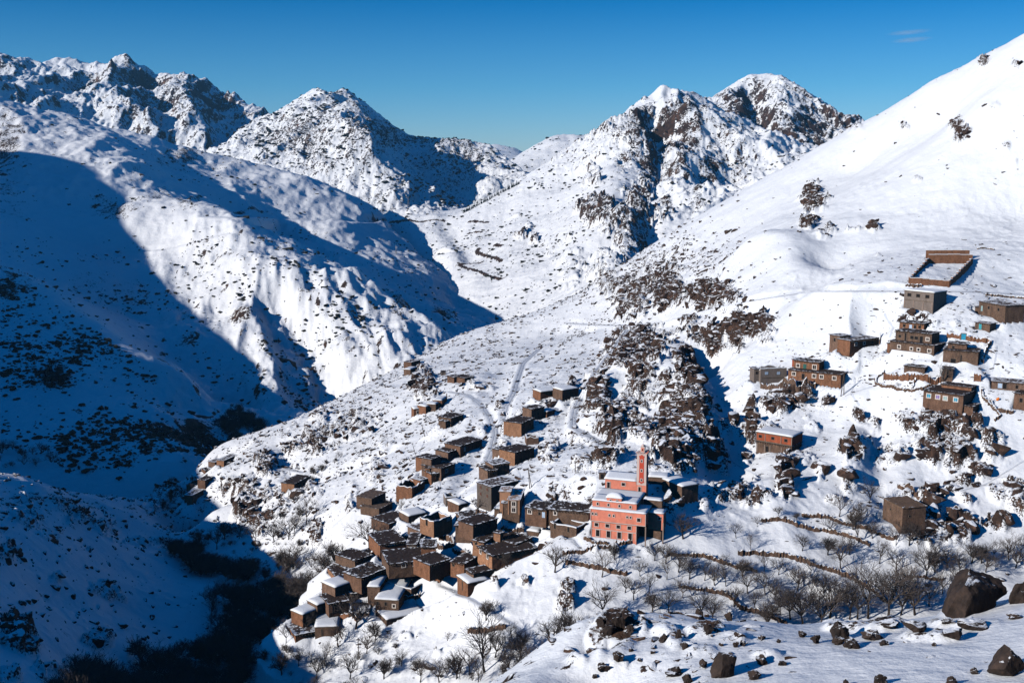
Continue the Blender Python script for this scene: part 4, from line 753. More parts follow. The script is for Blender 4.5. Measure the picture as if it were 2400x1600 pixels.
BOULDERS = [  # photo px: centre, base v, width, height; label
 (2309,1436,134,112,'huge dark boulder with a snow patch on top, right end of the foreground crest'),
 (2400,1412,52,50,'dark boulder cut by the right frame edge behind the foreground slope'),
 (1972,1499,48,42,'pointed pyramid shaped rock in the middle of the foreground slope'),
 (1967,1511,30,20,'squat rock directly below the pointed pyramid rock'),
 (1998,1519,40,25,'blocky rock right of and below the pointed pyramid rock'),
 (1913,1508,26,21,'rounded rock left of the pointed pyramid rock'),
 (2050,1500,56,22,'long low slab right of the pyramid rock'),
 (2153,1482,60,25,'flat topped rock on the foreground crest below the bare trees'),
 (2086,1478,48,16,'low rock ridge left of the flat topped crest rock'),
 (2370,1586,86,74,'large brown boulder with snow streak near the bottom right corner'),
 (1699,1590,68,62,'big round boulder wearing a snow cap in the lower foreground'),
 (1771,1592,34,24,'small angular boulder right of the snow capped round boulder'),
 (1650,1566,20,22,'upright stone left of the snow capped round boulder'),
 (1725,1516,15,16,'left one of two small stones on the snow above the round boulder'),
 (1745,1514,20,14,'right one of two small stones on the snow above the round boulder'),
 (1787,1500,20,12,'small dark stone high on the foreground snow below the crest dip'),
 (1786,1559,30,24,'sloping stone above the small angular boulder'),
 (1826,1506,12,9,'tiny round stone alone on smooth foreground snow'),
 (2067,1604,34,26,'notched rock at the bottom edge of the picture'),
 (1984,1606,18,18,'thin upright rock at the bottom edge of the picture'),
 (2234,1606,32,20,'low rock at the bottom edge towards the right corner'),
 (2287,1580,24,14,'small ragged stone left of the large brown boulder'),
 (2074,1512,24,12,'small flat stone right of the blocky rocks'),
 (2191,1514,15,9,'small pointed stone alone on open foreground snow'),
 (1612,1602,28,24,'dark rock at the bottom edge left of the round boulder'),
 (1883,1493,22,16,'small rock under the foreground crest left of the rounded rock'),
 (1583,1586,52,24,'long brown boulder left of the big round boulder'),
 (1451,1566,30,24,'dark rock with a snow cap in the left part of the foreground slope'),
 (1416,1582,34,20,'wide low rock at the left end of the foreground slope'),
 (1394,1592,14,10,'small stone beside the wide low rock'),
 (1662,1486,26,22,'blocky dark rock on the left foreground crest'),
 (1450,1478,40,40,'tall dark crag block on the left end of the foreground crest'),
 (1428,1492,34,34,'ragged crag block below the tall dark crag block'),
 (1474,1492,30,28,'broken crag block right of the tall dark crag block'),
 (1410,1475,26,26,'leftmost crag block on the foreground crest'),
 (2285,1478,70,20,'long sloping rock outcrop on the right of the foreground slope'),
 (2240,1500,60,18,'lower left end of the long sloping rock outcrop'),
 (2225,1462,34,12,'thin dark ledge of rock near the huge dark boulder'),
 (1708,1448,22,22,'dark upright boulder among trees behind the foreground crest'),
 (1640,1448,20,26,'pointed dark boulder beside trees behind the foreground crest'),
 (1835,1560,22,10,'flat stone right of the sloping stone'),
 (1605,1520,22,16,'ragged stone in the stony left part of the foreground slope'),
 (1555,1505,24,22,'upright dark rock in the stony left part of the foreground'),
 (1590,1495,18,26,'slender dark rock near the left foreground crest'),
 (2385,1450,40,10,'thin rock ledge at the right frame edge under the huge boulder'),
]
rock_objs = []
def boulder(u, v, wpx, hpx, label, seed):
    h = FG.hit(u, v) if v > 1440 or u > 2200 else None
    if h is None: h = FG.hit(u, min(v + 6, 1599)) or FG.hit(u, 1595)
    k = h[1] / FOC; w = wpx * k; hh = hpx * k
    if seed == 11: wpx, hpx, w, hh = wpx, hpx, w * 1.25, hh * .86
    if seed == 21: seed = 87
    co, f = rock_geo(seed, 5 if wpx > 60 else 4, w, w * random.Random(seed).uniform(.7, 1.0), hh * 1.35, 0.75 if wpx < 60 else 0.30)
    ang = random.Random(seed * 7).uniform(0, 0.8)
    o = mesh_obj('boulder', [tuple(c) for c in co], f, M_rock_fg)
    o.location = (h[0], h[1] + w * 0.35, FG.z(h[0], h[1] + w * 0.35) - hh * 0.12) if FG.z(h[0], h[1] + w * 0.35) is not None and h[1] + w * .35 < 62 else (h[0], h[1], h[2] - hh * .1)
    o.location.z = max(o.location.z, h[2] - hh * .15)
    tag(o, label, 'boulder', 'boulders on the foreground snow slope'); rock_objs.append(o)
    return o
for i, q in enumerate(BOULDERS): boulder(*q, 11 + i)

# small rocks whose shapes the scattered stones of the hillside repeat: five of them lie in the foreground
def unit_rock(seed, u, v, label):
    co, f = rock_geo(seed, 3, 1, 0.85, 0.8, 0.22, (.38, .72))
    o = mesh_obj('small_rock', [tuple(c) for c in co], f, M_rock_hill)
    h = FG.hit(u, v); o.location = (h[0], h[1], h[2] - 0.02); o.scale = (0.22, 0.22, 0.22)
    tag(o, label, 'rock', 'small rocks on the foreground snow'); return o
UNIT = [unit_rock(301, 1500, 1548, 'small stone on foreground snow left of the long brown boulder'), unit_rock(302, 1540, 1552, 'small stone on foreground snow just above the long brown boulder'), unit_rock(303, 1480, 1525, 'small stone on snow right under the broken crag block'),
        unit_rock(304, 1690, 1512, 'small stone on snow left of the two small paired stones'), unit_rock(305, 1530, 1530, 'small stone below the upright dark rock of the stony part')]

def scatter(name, src, P, Sc, Rt, idx, label, cat, extra=None):
    "a countless cover: src objects repeated on points with their own size, turn and kind"
    me = bpy.data.meshes.new(name); n = len(P)
    me.vertices.add(n); me.vertices.foreach_set('co', np.asarray(P, np.float32).ravel())
    a = me.attributes.new('sc', 'FLOAT_VECTOR', 'POINT'); a.data.foreach_set('vector', np.asarray(Sc, np.float32).ravel())
    a = me.attributes.new('rt', 'FLOAT_VECTOR', 'POINT'); a.data.foreach_set('vector', np.asarray(Rt, np.float32).ravel())
    a = me.attributes.new('ix', 'INT', 'POINT'); a.data.foreach_set('value', np.asarray(idx, np.int32))
    o = bpy.data.objects.new(name, me); C.objects.link(o)
    ng = bpy.data.node_groups.new(name, 'GeometryNodeTree')
    ng.interface.new_socket('Geometry', in_out='INPUT', socket_type='NodeSocketGeometry'); ng.interface.new_socket('Geometry', in_out='OUTPUT', socket_type='NodeSocketGeometry')
    gi = ng.nodes.new('NodeGroupInput'); go = ng.nodes.new('NodeGroupOutput')
    jn = ng.nodes.new('GeometryNodeGeometryToInstance')
    for s in reversed(src):
        oi = ng.nodes.new('GeometryNodeObjectInfo'); oi.inputs['Object'].default_value = s; oi.inputs['As Instance'].default_value = False
        ng.links.new(oi.outputs['Geometry'], jn.inputs[0])
    ip = ng.nodes.new('GeometryNodeInstanceOnPoints'); ip.inputs['Pick Instance'].default_value = True
    def na(nm, ty):
        x = ng.nodes.new('GeometryNodeInputNamedAttribute'); x.data_type = ty; x.inputs[0].default_value = nm; return x.outputs[0]
    ng.links.new(gi.outputs[0], ip.inputs['Points']); ng.links.new(jn.outputs[0], ip.inputs['Instance'])
    ng.links.new(na('ix', 'INT'), ip.inputs['Instance Index']); ng.links.new(na('sc', 'FLOAT_VECTOR'), ip.inputs['Scale'])
    e2r = ng.nodes.new('FunctionNodeEulerToRotation'); ng.links.new(na('rt', 'FLOAT_VECTOR'), e2r.inputs[0]); ng.links.new(e2r.outputs[0], ip.inputs['Rotation'])
    ng.links.new(ip.outputs[0], go.inputs[0])
    md = o.modifiers.new('scatter', 'NODES'); md.node_group = ng
    for s in src[:1]:
        for mm in s.data.materials: me.materials.append(mm)
    return tag(o, label, cat, None, 'stuff')
def pick(Lr, prob, n, rs):
    "n random places on a layer, likelier where prob is high"
    area = np.gradient(Lr.y, axis=0) * np.gradient(Lr.x, axis=1) * np.clip(prob, 0, None)
    area = np.clip(area, 0, None).ravel(); cdf = np.cumsum(area); cdf /= cdf[-1]
    k = np.searchsorted(cdf, rs.rand(n)); i, j = np.unravel_index(k, Lr.H.shape)
    i = np.clip(i, 0, Lr.H.shape[0] - 2); j = np.clip(j, 0, Lr.H.shape[1] - 2)
    s = rs.rand(n); t = rs.rand(n)
    def bl(M): return (M[i, j] * (1 - t) + M[i, j+1] * t) * (1 - s) + (M[i+1, j] * (1 - t) + M[i+1, j+1] * t) * s
    return bl(Lr.x), bl(Lr.y), bl(Lr.H), i, j
# ------------------------------------------------------------------ rocks strewn over the hillside (nobody could count them)
rs = np.random.RandomState(5)
keep = sstep(1640, 1590, V.v) * (1.0 - V.noroc if hasattr(V, 'noroc') else 1.0)
def strewn(Lr, prob, n, smin, smax, name, label, pw=2.2, flat=0.75, sink=0.18):
    X, Yv, Z, i, j = pick(Lr, prob, n, rs)
    s = smin + (smax - smin) * rs.rand(n) ** pw
    gx, gy = Lr.gx[i, j], Lr.gy[i, j]
    el = rs.uniform(0.7, 1.7, n)
    # long side across the slope
    ang = np.arctan2(gx, -gy) + rs.normal(0, 0.5, n)
    Sc = np.c_[s * el, s * rs.uniform(.6, 1.1, n), s * rs.uniform(.5, 1.15, n) * flat]
    Rt = np.c_[rs.normal(0, .25, n), rs.normal(0, .25, n), ang]
    scatter(name, UNIT, np.c_[X, Yv, Z - s * sink], Sc, Rt, rs.randint(0, 5, n), label, 'rocks')
strewn(V, np.clip(V.E - 0.1, 0, 1) ** 2.3 * keep * sstep(-.45, .25, fbm(V.x * .8, V.y, 9, 3, 77)), 6500, 0.9, 5.4, 'outcrop_rocks', 'dark brown crag rocks breaking through the snow of the village hillside', 2.4, 0.9, 0.34)
strewn(V, np.clip(V.dens, 0, 1) ** 1.6 * keep * (V.y < 900), 20000, 0.45, 3.3, 'scattered_stones', 'small dark stones poking out of the snow all over the village hillside', 2.4, 0.7)
rub = np.zeros_like(V.H)
for st in SITES:
    cx, cy = st['o'][0] + st['w'] / 2, st['o'][1] + 2
    rub = np.maximum(rub, np.exp(-((V.x - cx) ** 2 + (V.y - cy) ** 2) / (2 * (st['w'] * .75 + 2) ** 2)))
strewn(V, rub * (1 - V.noroc) * keep, 4200, 0.25, 1.6, 'village_rubble', 'stones and rubble lying in the snow between the village houses', 2.0, 0.6)
FG.gx, FG.gy = FG.slope()
strewn(FG, (FG.dens * 1.2 + 0.06) * sstep(62, 45, FG.y) * sstep(-.3, .4, fbm(FG.x, FG.y, 6, 3, 91)), 1250, 0.08, 0.65, 'foreground_stones', 'small dark stones scattered over the snow of the nearest slope', 2.4, 0.6)
print('rocks', time.time() - T0)
# ------------------------------------------------------------------ house materials
def plain(name, col, rough=0.85, var=0.35, s=0.5, bump=0.4, cols=None):
    m, n, b = new_mat(name); b.inputs['Roughness'].default_value = rough
    tc = nd(n, 'ShaderNodeNewGeometry'); P = tc.outputs['Position']
    mp = nd(n, 'ShaderNodeMapping'); mp.inputs['Scale'].default_value = (1.3, 1.3, .6); n.links.new(P, mp.inputs[0])
    big = noise(n, mp.outputs[0], 0.55, 5, .65); fine = noise(n, P, 1.0 / s, 5, 0.65)
    f = mth(n, 'ADD', mth(n, 'MULTIPLY', big, 0.5), mth(n, 'MULTIPLY', fine, 0.5))
    lo = tuple(c * (1 - var) for c in col); hi = tuple(min(1, c * (1 + var)) for c in col)
    n.links.new(ramp(n, f, cols or [(0.36, lo), (0.64, hi)]), b.inputs['Base Color'])
    if bump:
        bp = nd(n, 'ShaderNodeBump'); bp.inputs['Strength'].default_value = bump; bp.inputs['Distance'].default_value = 0.08
        n.links.new(noise(n, P, 2.2 / s, 5, 0.7), bp.inputs['Height']); n.links.new(bp.outputs[0], b.inputs['Normal'])
    return m
def roof_mat(name, col, th, var=0.4):
    "earth roof with the snow that is left on it"
    m, n, b = new_mat(name); P = nd(n, 'ShaderNodeNewGeometry').outputs['Position']
    at = nd(n, 'ShaderNodeAttribute'); at.attribute_name = 'rim'
    g = nd(n, 'ShaderNodeNewGeometry'); sx = nd(n, 'ShaderNodeSeparateXYZ'); n.links.new(g.outputs['Normal'], sx.inputs[0])
    f = mth(n, 'ADD', noise(n, P, 0.9, 5, 0.6), mth(n, 'MULTIPLY', at.outputs['Fac'], 0.20))
    f = mth(n, 'MULTIPLY', f, mth(n, 'GREATER_THAN', sx.outputs[2], 0.4))
    mk = nd(n, 'ShaderNodeMapRange'); mk.inputs[1].default_value = th; mk.inputs[2].default_value = th + 0.04; n.links.new(f, mk.inputs[0])
    c = ramp(n, noise(n, P, 1.3, 5, 0.65), [(0.3, tuple(q * (1 - var) for q in col)), (0.7, tuple(q * (1 + var) for q in col))])
    n.links.new(mixc(n, mk.outputs[0], c, SNOW), b.inputs['Base Color'])
    bp = nd(n, 'ShaderNodeBump'); bp.inputs['Strength'].default_value = 0.5; bp.inputs['Distance'].default_value = 0.1
    n.links.new(noise(n, P, 3, 5, 0.7), bp.inputs['Height']); n.links.new(bp.outputs[0], b.inputs['Normal'])
    return m
STONE = [(0.30, (0.035, 0.024, 0.019)), (0.45, (0.105, 0.065, 0.045)), (0.60, (0.19, 0.115, 0.078)), (0.70, (0.36, 0.25, 0.18))]
WM = dict(mud=plain('mud_wall', (0.205, 0.096, 0.053), s=0.45, var=.45), tanmud=plain('pale_mud_wall', (0.28, 0.145, 0.083), s=0.5, var=.4), stone=plain('dark_stone_wall', (0.1,.07,.05), s=0.35, cols=STONE, bump=.8),
          grey=plain('grey_block_wall', (0.19, 0.15, 0.128), s=0.5, var=.25), darkgrey=plain('dark_render_wall', (0.115, 0.092, 0.078), s=0.6, var=.3),
          tan=plain('tan_plaster', (0.42, 0.22, 0.13), s=0.8, var=.2, bump=.1), brick=plain('orange_brick', (0.32, 0.080, 0.036), s=0.4, var=.35),
          brown=plain('brown_box_wall', (0.15, 0.095, 0.062), s=0.5, var=.4))
RM = dict(earth=roof_mat('earth_roof', (0.042, 0.028, 0.023), 0.655), patchy=roof_mat('patchy_roof', (0.085, 0.062, 0.055), 0.54), rubble=roof_mat('rubble_roof', (0.045, 0.032, 0.026), 0.60), tan=roof_mat('tan_roof', (0.36, 0.24, 0.18), 0.56),
          brown=roof_mat('brown_roof', (0.15, 0.095, 0.062), 0.72), plank=roof_mat('plank_roof', (0.13, 0.09, 0.068), 0.72))
M_snow, _n, _b = new_mat('clean_snow'); _b.inputs['Base Color'].default_value = (*SNOW, 1); _b.inputs['Roughness'].default_value = 0.6
_P = nd(_n, 'ShaderNodeNewGeometry').outputs['Position']; _bp = nd(_n, 'ShaderNodeBump'); _bp.inputs['Strength'].default_value = .35; _bp.inputs['Distance'].default_value = .15
_n.links.new(noise(_n, _P, 0.7, 4), _bp.inputs['Height']); _n.links.new(_bp.outputs[0], _b.inputs['Normal'])
FM = dict(white=plain('white_frame', (0.66, 0.58, 0.52), var=.05, bump=0), dark=plain('dark_opening', (0.012, 0.010, 0.010), var=.2, bump=0), blue=plain('blue_shutter', (0.03, 0.30, 0.46), var=.25, bump=0), violet=plain('violet_shutter', (0.22, 0.16, 0.36), var=.2, bump=0),
          palegreen=plain('pale_green_panel', (0.30, 0.42, 0.42), var=.25, bump=0), turquoise=plain('turquoise_door', (0.05, 0.33, 0.38), var=.1, bump=0), paleblue=plain('pale_blue_panel', (0.42, 0.52, 0.66), var=.2, bump=0), green=plain('green_door', (0.03, 0.11, 0.09), var=.2, bump=0),
          brown=plain('brown_shutter', (0.10, 0.04, 0.03), var=.2, bump=0), pale=plain('pale_opening', (0.62, 0.52, 0.46), var=.2, bump=0), beam=plain('timber', (0.16, 0.12, 0.09), var=.3, s=.2), concrete=plain('concrete_post', (0.26, 0.19, 0.155), var=.2), pink=plain('pink_wall', (0.72, 0.235, 0.155), var=.20, s=2.0, bump=.15), red=plain('red_panel', (0.52, 0.075, 0.04), var=.08, bump=0), trim=plain('white_trim', (0.62, 0.48, 0.43), var=.06, bump=0))

for _k, (_n1, _c) in enumerate((('mud', (0.145, 0.080, 0.052)), ('mud', (0.225, 0.105, 0.058)), ('mud', (0.165, 0.100, 0.070)), ('tanmud', (0.33, 0.165, 0.092)))): WM[_n1 + str(_k)] = plain('%s_wall_%s' % (_n1, 'abcd'[_k]), _c, s=.4 + .1 * _k, var=.5, bump=.7)
def vary(w, i): return {'mud': ('mud', 'mud0', 'mud1', 'mud2', 'stone')[i % 5], 'tanmud': ('tanmud', 'tanmud3')[i % 2]}.get(w, w)
def bx(V_, F_, x0, x1, y0, y1, z0, z1, skip=''):
    i = len(V_); V_ += [(x0,y0,z0),(x1,y0,z0),(x1,y1,z0),(x0,y1,z0),(x0,y0,z1),(x1,y0,z1),(x1,y1,z1),(x0,y1,z1)]
    f = dict(b=(3,2,1,0), t=(4,5,6,7), f=(0,1,5,4), r=(1,2,6,5), k=(2,3,7,6), l=(3,0,4,7))
    F_ += [tuple(q + i for q in f[k]) for k in f if k not in skip]
def wob_box(x0, x1, y0, y1, z0, z1, seed, amp=0.12, nx=None):
    "a wall body whose edges are a little uneven: a ring of columns, closed at the top"
    rg = random.Random(seed); P = []
    nx = nx or max(2, int((x1 - x0) / 1.5)); ny = max(2, int((y1 - y0) / 1.5))
    for i in range(nx): P.append((x0 + (x1 - x0) * i / nx, y0))
    for i in range(ny): P.append((x1, y0 + (y1 - y0) * i / ny))
    for i in range(nx): P.append((x1 - (x1 - x0) * i / nx, y1))
    for i in range(ny): P.append((x0, y1 - (y1 - y0) * i / ny))
    n = len(P); Vs = []; nz = 3
    for k in range(nz + 1):
        for (x, y) in P:
            a = amp * (0.5 if k else 1)
            Vs.append((x + rg.uniform(-a, a) * .5, y + rg.uniform(-a, a) * .5, z0 + (z1 - z0) * k / nz + (rg.uniform(-amp, amp) if k == nz else 0)))
    Fs = []
    for k in range(nz):
        for i in range(n):
            j = (i + 1) % n; Fs.append((k*n+i, k*n+j, (k+1)*n+j, (k+1)*n+i))
    Fs.append(tuple(nz*n + i for i in range(n)))
    return Vs, Fs
def slab(x0, x1, y0, y1, z, th, seed, amp, over=0.3, tilt=0.0, dome=0.0, round_=0.0):
    "roof sheet on a small grid with an uneven top and edge"
    rg = random.Random(seed); nx = max(4, int((x1 - x0) / 0.8)); ny = max(4, int((y1 - y0) / 0.8))
    x0 -= over; x1 += over; y0 -= over; y1 += over
    Vs = []; rim = []
    for j in range(ny + 1):
        for i in range(nx + 1):
            e = min(i, nx - i, j, ny - j)
            fx, fy = i / nx, j / ny
            jx = rg.uniform(-1, 1) * amp * (0.9 if e == 0 else .3); jy = rg.uniform(-1, 1) * amp * (0.9 if e == 0 else .3)
            zz = z + th + rg.uniform(-1, 1) * amp * .6 + tilt * fy * (y1 - y0) + dome * (1 - (2*fx-1)**4) * (1 - (2*fy-1)**4) - (dome * .8 if e == 0 else 0)
            Vs.append((x0 + (x1 - x0) * fx + jx, y0 + (y1 - y0) * fy + jy, zz)); rim.append(1.0 if e == 0 else (0.3 if e == 1 else 0))
    Fs = [(j*(nx+1)+i, j*(nx+1)+i+1, (j+1)*(nx+1)+i+1, (j+1)*(nx+1)+i) for j in range(ny) for i in range(nx)]
    ring = [i for i in range(nx + 1)] + [(j)*(nx+1)+nx for j in range(1, ny + 1)] + [ny*(nx+1)+i for i in range(nx - 1, -1, -1)] + [j*(nx+1) for j in range(ny - 1, 0, -1)]
    b = len(Vs)
    for r in ring: x, y, zz = Vs[r]; Vs.append((x, y, z + (zz - z - th) * 0.3 + tilt * 0)); rim.append(0.0)
    n = len(ring)
    for k in range(n): Fs.append((b + k, b + (k+1) % n, ring[(k+1) % n], ring[k]))
    Fs.append(tuple(b + k for k in reversed(range(n))))
    return Vs, Fs, rim
def roof_obj(root, x0, x1, y0, y1, z, kind, seed, tilt=0.0, name='roof'):
    if kind == 'snow':
        Vs, Fs, rim = slab(x0, x1, y0, y1, z - .02, 0.18, seed, .03, .22); o = mesh_obj(name, Vs, Fs, RM['earth'] if False else FM['beam'], root)
        Vs, Fs, rim = slab(x0, x1, y0, y1, z + .17, 0.34, seed + 1, .07, .14, dome=.16); s_ = mesh_obj('snow_cover', Vs, Fs, M_snow, root, smooth=True)
        return o
    amp = {'rubble': .22, 'patchy': .09}.get(kind, .10); th = {'rubble': .35}.get(kind, .26)
    Vs, Fs, rim = slab(x0, x1, y0, y1, z - .02, th, seed, amp, .28, tilt)
    o = mesh_obj(name, Vs, Fs, RM[kind], root)
    a = o.data.attributes.new('rim', 'FLOAT', 'POINT'); a.data.foreach_set('value', rim)
    return o
def face_xf(face, X0, Y0, W_, D_):
    "maps wall coordinates (a along, out of the wall, z) of a face to the house"
    if face == 'f': return lambda a, o, z: (X0 + a, Y0 - o, z)
    if face == 'r': return lambda a, o, z: (X0 + W_ + o, Y0 + a, z)
    if face == 'l': return lambda a, o, z: (X0 - o, Y0 + D_ - a, z)
    return lambda a, o, z: (X0 + W_ - a, Y0 + D_ + o, z)
def fbox(Vs, Fs, T, a0, a1, o0, o1, z0, z1):
    i = len(Vs); Vs += [T(a0,o1,z0), T(a1,o1,z0), T(a1,o0,z0), T(a0,o0,z0), T(a0,o1,z1), T(a1,o1,z1), T(a1,o0,z1), T(a0,o0,z1)]
    Fs += [tuple(q + i for q in f) for f in ((3,2,1,0),(4,5,6,7),(0,1,5,4),(1,2,6,5),(2,3,7,6),(3,0,4,7))]
def opening(root, spec, X0, Y0, Z0, W_, H_, D_):
    face, fx, fz, w, h, st = spec
    T = face_xf(face, X0, Y0, W_, D_); L_ = W_ if face in 'fk' else D_
    ac = fx * L_; zc = Z0 + fz * H_
    Vs, Fs = [], []
    if st in ('beam',):
        fbox(Vs, Fs, T, max(0, ac - w/2), min(L_, ac + w/2), -.05, .16, zc - h/2, zc + h/2); return mesh_obj('beam', Vs, Fs, FM['beam'], root)
    if st in ('post', 'tanpost'):
        fbox(Vs, Fs, T, ac - w/2, ac + w/2, -.05, .15, zc - h/2, zc + h/2); return mesh_obj('post', Vs, Fs, WM['tan'] if st == 'tanpost' else FM['concrete'], root)
    door = h > 1.45 and st in ('dark', 'turquoise', 'paleblue', 'palegreen', 'green')
    fr = st in ('white', 'blue', 'violet', 'palegreen') and not door
    t = 0.26 if fr else 0.10
    o0 = 0.13
    for a0, a1, z0, z1 in ((ac-w/2-t, ac-w/2, zc-h/2-t, zc+h/2+t), (ac+w/2, ac+w/2+t, zc-h/2-t, zc+h/2+t), (ac-w/2, ac+w/2, zc+h/2, zc+h/2+t), (ac-w/2, ac+w/2, zc-h/2-t, zc-h/2)):
        fbox(Vs, Fs, T, a0, a1, -.05, o0 + (0 if fr else -.05), z0, z1)
    win = mesh_obj('door' if door else 'window', Vs, Fs, FM['white'] if fr else FM['beam'], root)
    Vs, Fs = [], []
    pm = FM['dark'] if st in ('white', 'dark') else (WM['tan'] if st == 'tan' else WM['grey'] if st == 'grey' else FM[st])
    fbox(Vs, Fs, T, ac - w/2 + .003, ac + w/2 - .003, -.04, .07, zc - h/2 + .003, zc + h/2 - .003)
    mesh_obj('pane' if not door else 'door_leaf', Vs, Fs, pm, win)
    if fr and w > 0.85:
        Vs, Fs = [], []; fbox(Vs, Fs, T, ac - .035, ac + .035, .06, .09, zc - h/2 + .01, zc + h/2 - .01); mesh_obj('mullion', Vs, Fs, FM['white'] if st == 'white' else FM['pale'], win)
    return win
def volume(root, x, y, z, w, h, d, wall, roof, ops, seed, found=3.0):
    if roof is None:      # no roof: four walls of uneven height round a snowy floor
        t = 0.5; rg = random.Random(seed)
        for nm, (a0, a1, b0, b1), al in (('f', (x, x + w, y, y + t), 0), ('k', (x, x + w, y + d - t, y + d), 0), ('l', (x, x + t, y + t + .004, y + d - t - .004), 1), ('r', (x + w - t, x + w, y + t + .004, y + d - t - .004), 1)):
            n = max(3, int(((a1 - a0) if not al else (b1 - b0)) / 1.2)); Vs, Fs = [], []; hs = [h * (1 - (.28 * rg.random() if nm != 'f' or wall != 'grey' else .04 * rg.random())) for _ in range(n + 1)]
            for k in range(n + 1):
                f_ = k / n
                if al: c0, c1 = (a0, b0 + (b1 - b0) * f_), (a1, b0 + (b1 - b0) * f_)
                else: c0, c1 = (a0 + (a1 - a0) * f_, b1), (a0 + (a1 - a0) * f_, b0)
                Vs += [(*c0, z - found), (*c1, z - found), (*c1, z + hs[k]), (*c0, z + hs[k])]
            for k in range(n):
                i = 4 * k; Fs += [(i, i+4, i+7, i+3), (i+3, i+7, i+6, i+2), (i+2, i+6, i+5, i+1)]
            Fs += [(0, 3, 2, 1), (4*n, 4*n+1, 4*n+2, 4*n+3)]
            mesh_obj('wall', Vs, Fs, WM[wall], root)
            # snow lying on the wall head
            Vs2, Fs2 = [], []
            for k in range(n + 1):
                i = 4 * k; p, q = Vs[i+3], Vs[i+2]; Vs2 += [(p[0], p[1], p[2] + .003), (q[0], q[1], q[2] + .003), (q[0], q[1], q[2] + .2 + .08 * rg.random()), (p[0], p[1], p[2] + .2 + .08 * rg.random())]
            for k in range(n):
                i = 4 * k; Fs2 += [(i, i+4, i+7, i+3), (i+3, i+7, i+6, i+2), (i+2, i+6, i+5, i+1)]
            Fs2 += [(0, 3, 2, 1), (4*n, 4*n+1, 4*n+2, 4*n+3)]
            mesh_obj('snow_cap', Vs2, Fs2, M_snow, root)
        Vs, Fs, rim = slab(x + t, x + w - t, y + t, y + d - t, z - .3, .5, seed + 5, .15, -.01); mesh_obj('snow_floor', Vs, Fs, M_snow, root, smooth=True)
    else:
        Vs, Fs = wob_box(x, x + w, y, y + d, z - found, z + h, seed, .06 if wall in ('grey', 'brick', 'pink', 'tan', 'darkgrey', 'brown') else .20)
        mesh_obj('wall', Vs, Fs, WM.get(wall) or FM[wall], root)
        roof_obj(root, x, x + w, y, y + d, z + h, roof, seed + 3)
    if roof in ('earth', 'rubble', 'patchy') and wall[:3] in ('mud', 'sto', 'tan') and w > 3:      # roof timbers poking out of the wall
        Vs, Fs = [], []; rb = random.Random(seed + 77); xx = .4
        while xx < w - .3: bx(Vs, Fs, x + xx, x + xx + .16, y - .42 - .2 * rb.random(), y - .002, z + h - .30, z + h - .14); xx += rb.uniform(.6, 1.0)
        mesh_obj('roof_timbers', Vs, Fs, FM['beam'], root)['kind'] = 'stuff'
    for sp in ops: opening(root, sp, x, y, z, w, h, d)
def place(root, st): root.location = st['o']; root.rotation_euler = (0, 0, st['psi'])
CAT = dict(mud_house='house', stone_house='house', stone_hut='hut', stone_shed='shed', unfinished_house='house', brick_house='house', concrete_house='house', tower_house='house', shed='shed', ruined_house='ruin', terraced_house='house', mud_hut='hut')
for i, (q, st) in enumerate(zip(HOUSES, SITES)):
    r = empty(q[0], st['o'], st['psi']); tag(r, q[1], CAT[q[0]])
    w, h, d = st['w'], st['h'], st['d']
    if q[9] == 'brick':
        volume(r, 0, 0, 0, w, h * .48, d, 'stone', 'earth', q[8], 900 + i)
        volume(r, -.15, -.15, h * .48 + .28, w + .3, h * .52 - .28, d + .3, 'brick', 'snow', [w_(.12,.55,'dark',1.0,.9), w_(.47,.55,'dark',1.0,.9), w_(.83,.55,'dark',1.0,.9), ('f',.26,.5,.22,2.6,'post'), ('f',.70,.5,.22,2.6,'post'), ('f',.5,.02,30,.3,'beam'), ('f',.5,.98,30,.22,'beam'), ('f',.01,.5,.25,2.7,'post'), ('f',.99,.5,.25,2.7,'post')], 950 + i, found=0)
        continue
    if not q[8] and q[7] and q[6] not in ('brown',) and h > 1.9:      # plain walls get the few small openings such houses have
        rw = random.Random(i * 31); q[8].extend([('f', rw.uniform(.15, .85), rw.uniform(.5, .68), rw.uniform(.35, .6), rw.uniform(.4, .7), 'dark') for _ in range(rw.choice((1, 2)))] + [('r', rw.uniform(.25, .7), rw.uniform(.45, .65), .45, .5, 'dark')])
    volume(r, 0, 0, 0, w, h, d, vary(q[6], i * 7 // 3) if st['o'][1] > 0 else q[6], q[7], q[8], 900 + i)
    if q[9] == 'slats':
        for k in range(5):
            Vs, Fs = [], []; bx(Vs, Fs, -1.5 - k * .15, w - .5 - k * .15, -1.2 - .75 * k, -1.0 - .75 * k, -1.1 - .85 * k, -.85 - .85 * k); o = mesh_obj('slat', Vs, Fs, FM['beam'], r)
            Vs, Fs = [], []; bx(Vs, Fs, -1.5 - k * .15, w - .5 - k * .15, -1.22 - .75 * k, -.98 - .75 * k, -.847 - .85 * k, -.72 - .85 * k); mesh_obj('snow_cap', Vs, Fs, M_snow, o)
        for k in range(4):
            Vs, Fs = [], []; xx = -1.2 + k * (w / 3.4); bx(Vs, Fs, xx, xx + .2, -4.6, -4.4, -8, -4.2); mesh_obj('post', Vs, Fs, FM['beam'], r)
        volume(r, -1.8, -4.8, -7.0, w, 2.4, 3.0, 'mud', 'patchy', [], 990)
        continue
    for k, e in enumerate(q[9]): volume(r, *e[:6], vary(e[6], i * 7 // 3 + (k > 0)), e[7], e[8], 1200 + 10 * i + k)
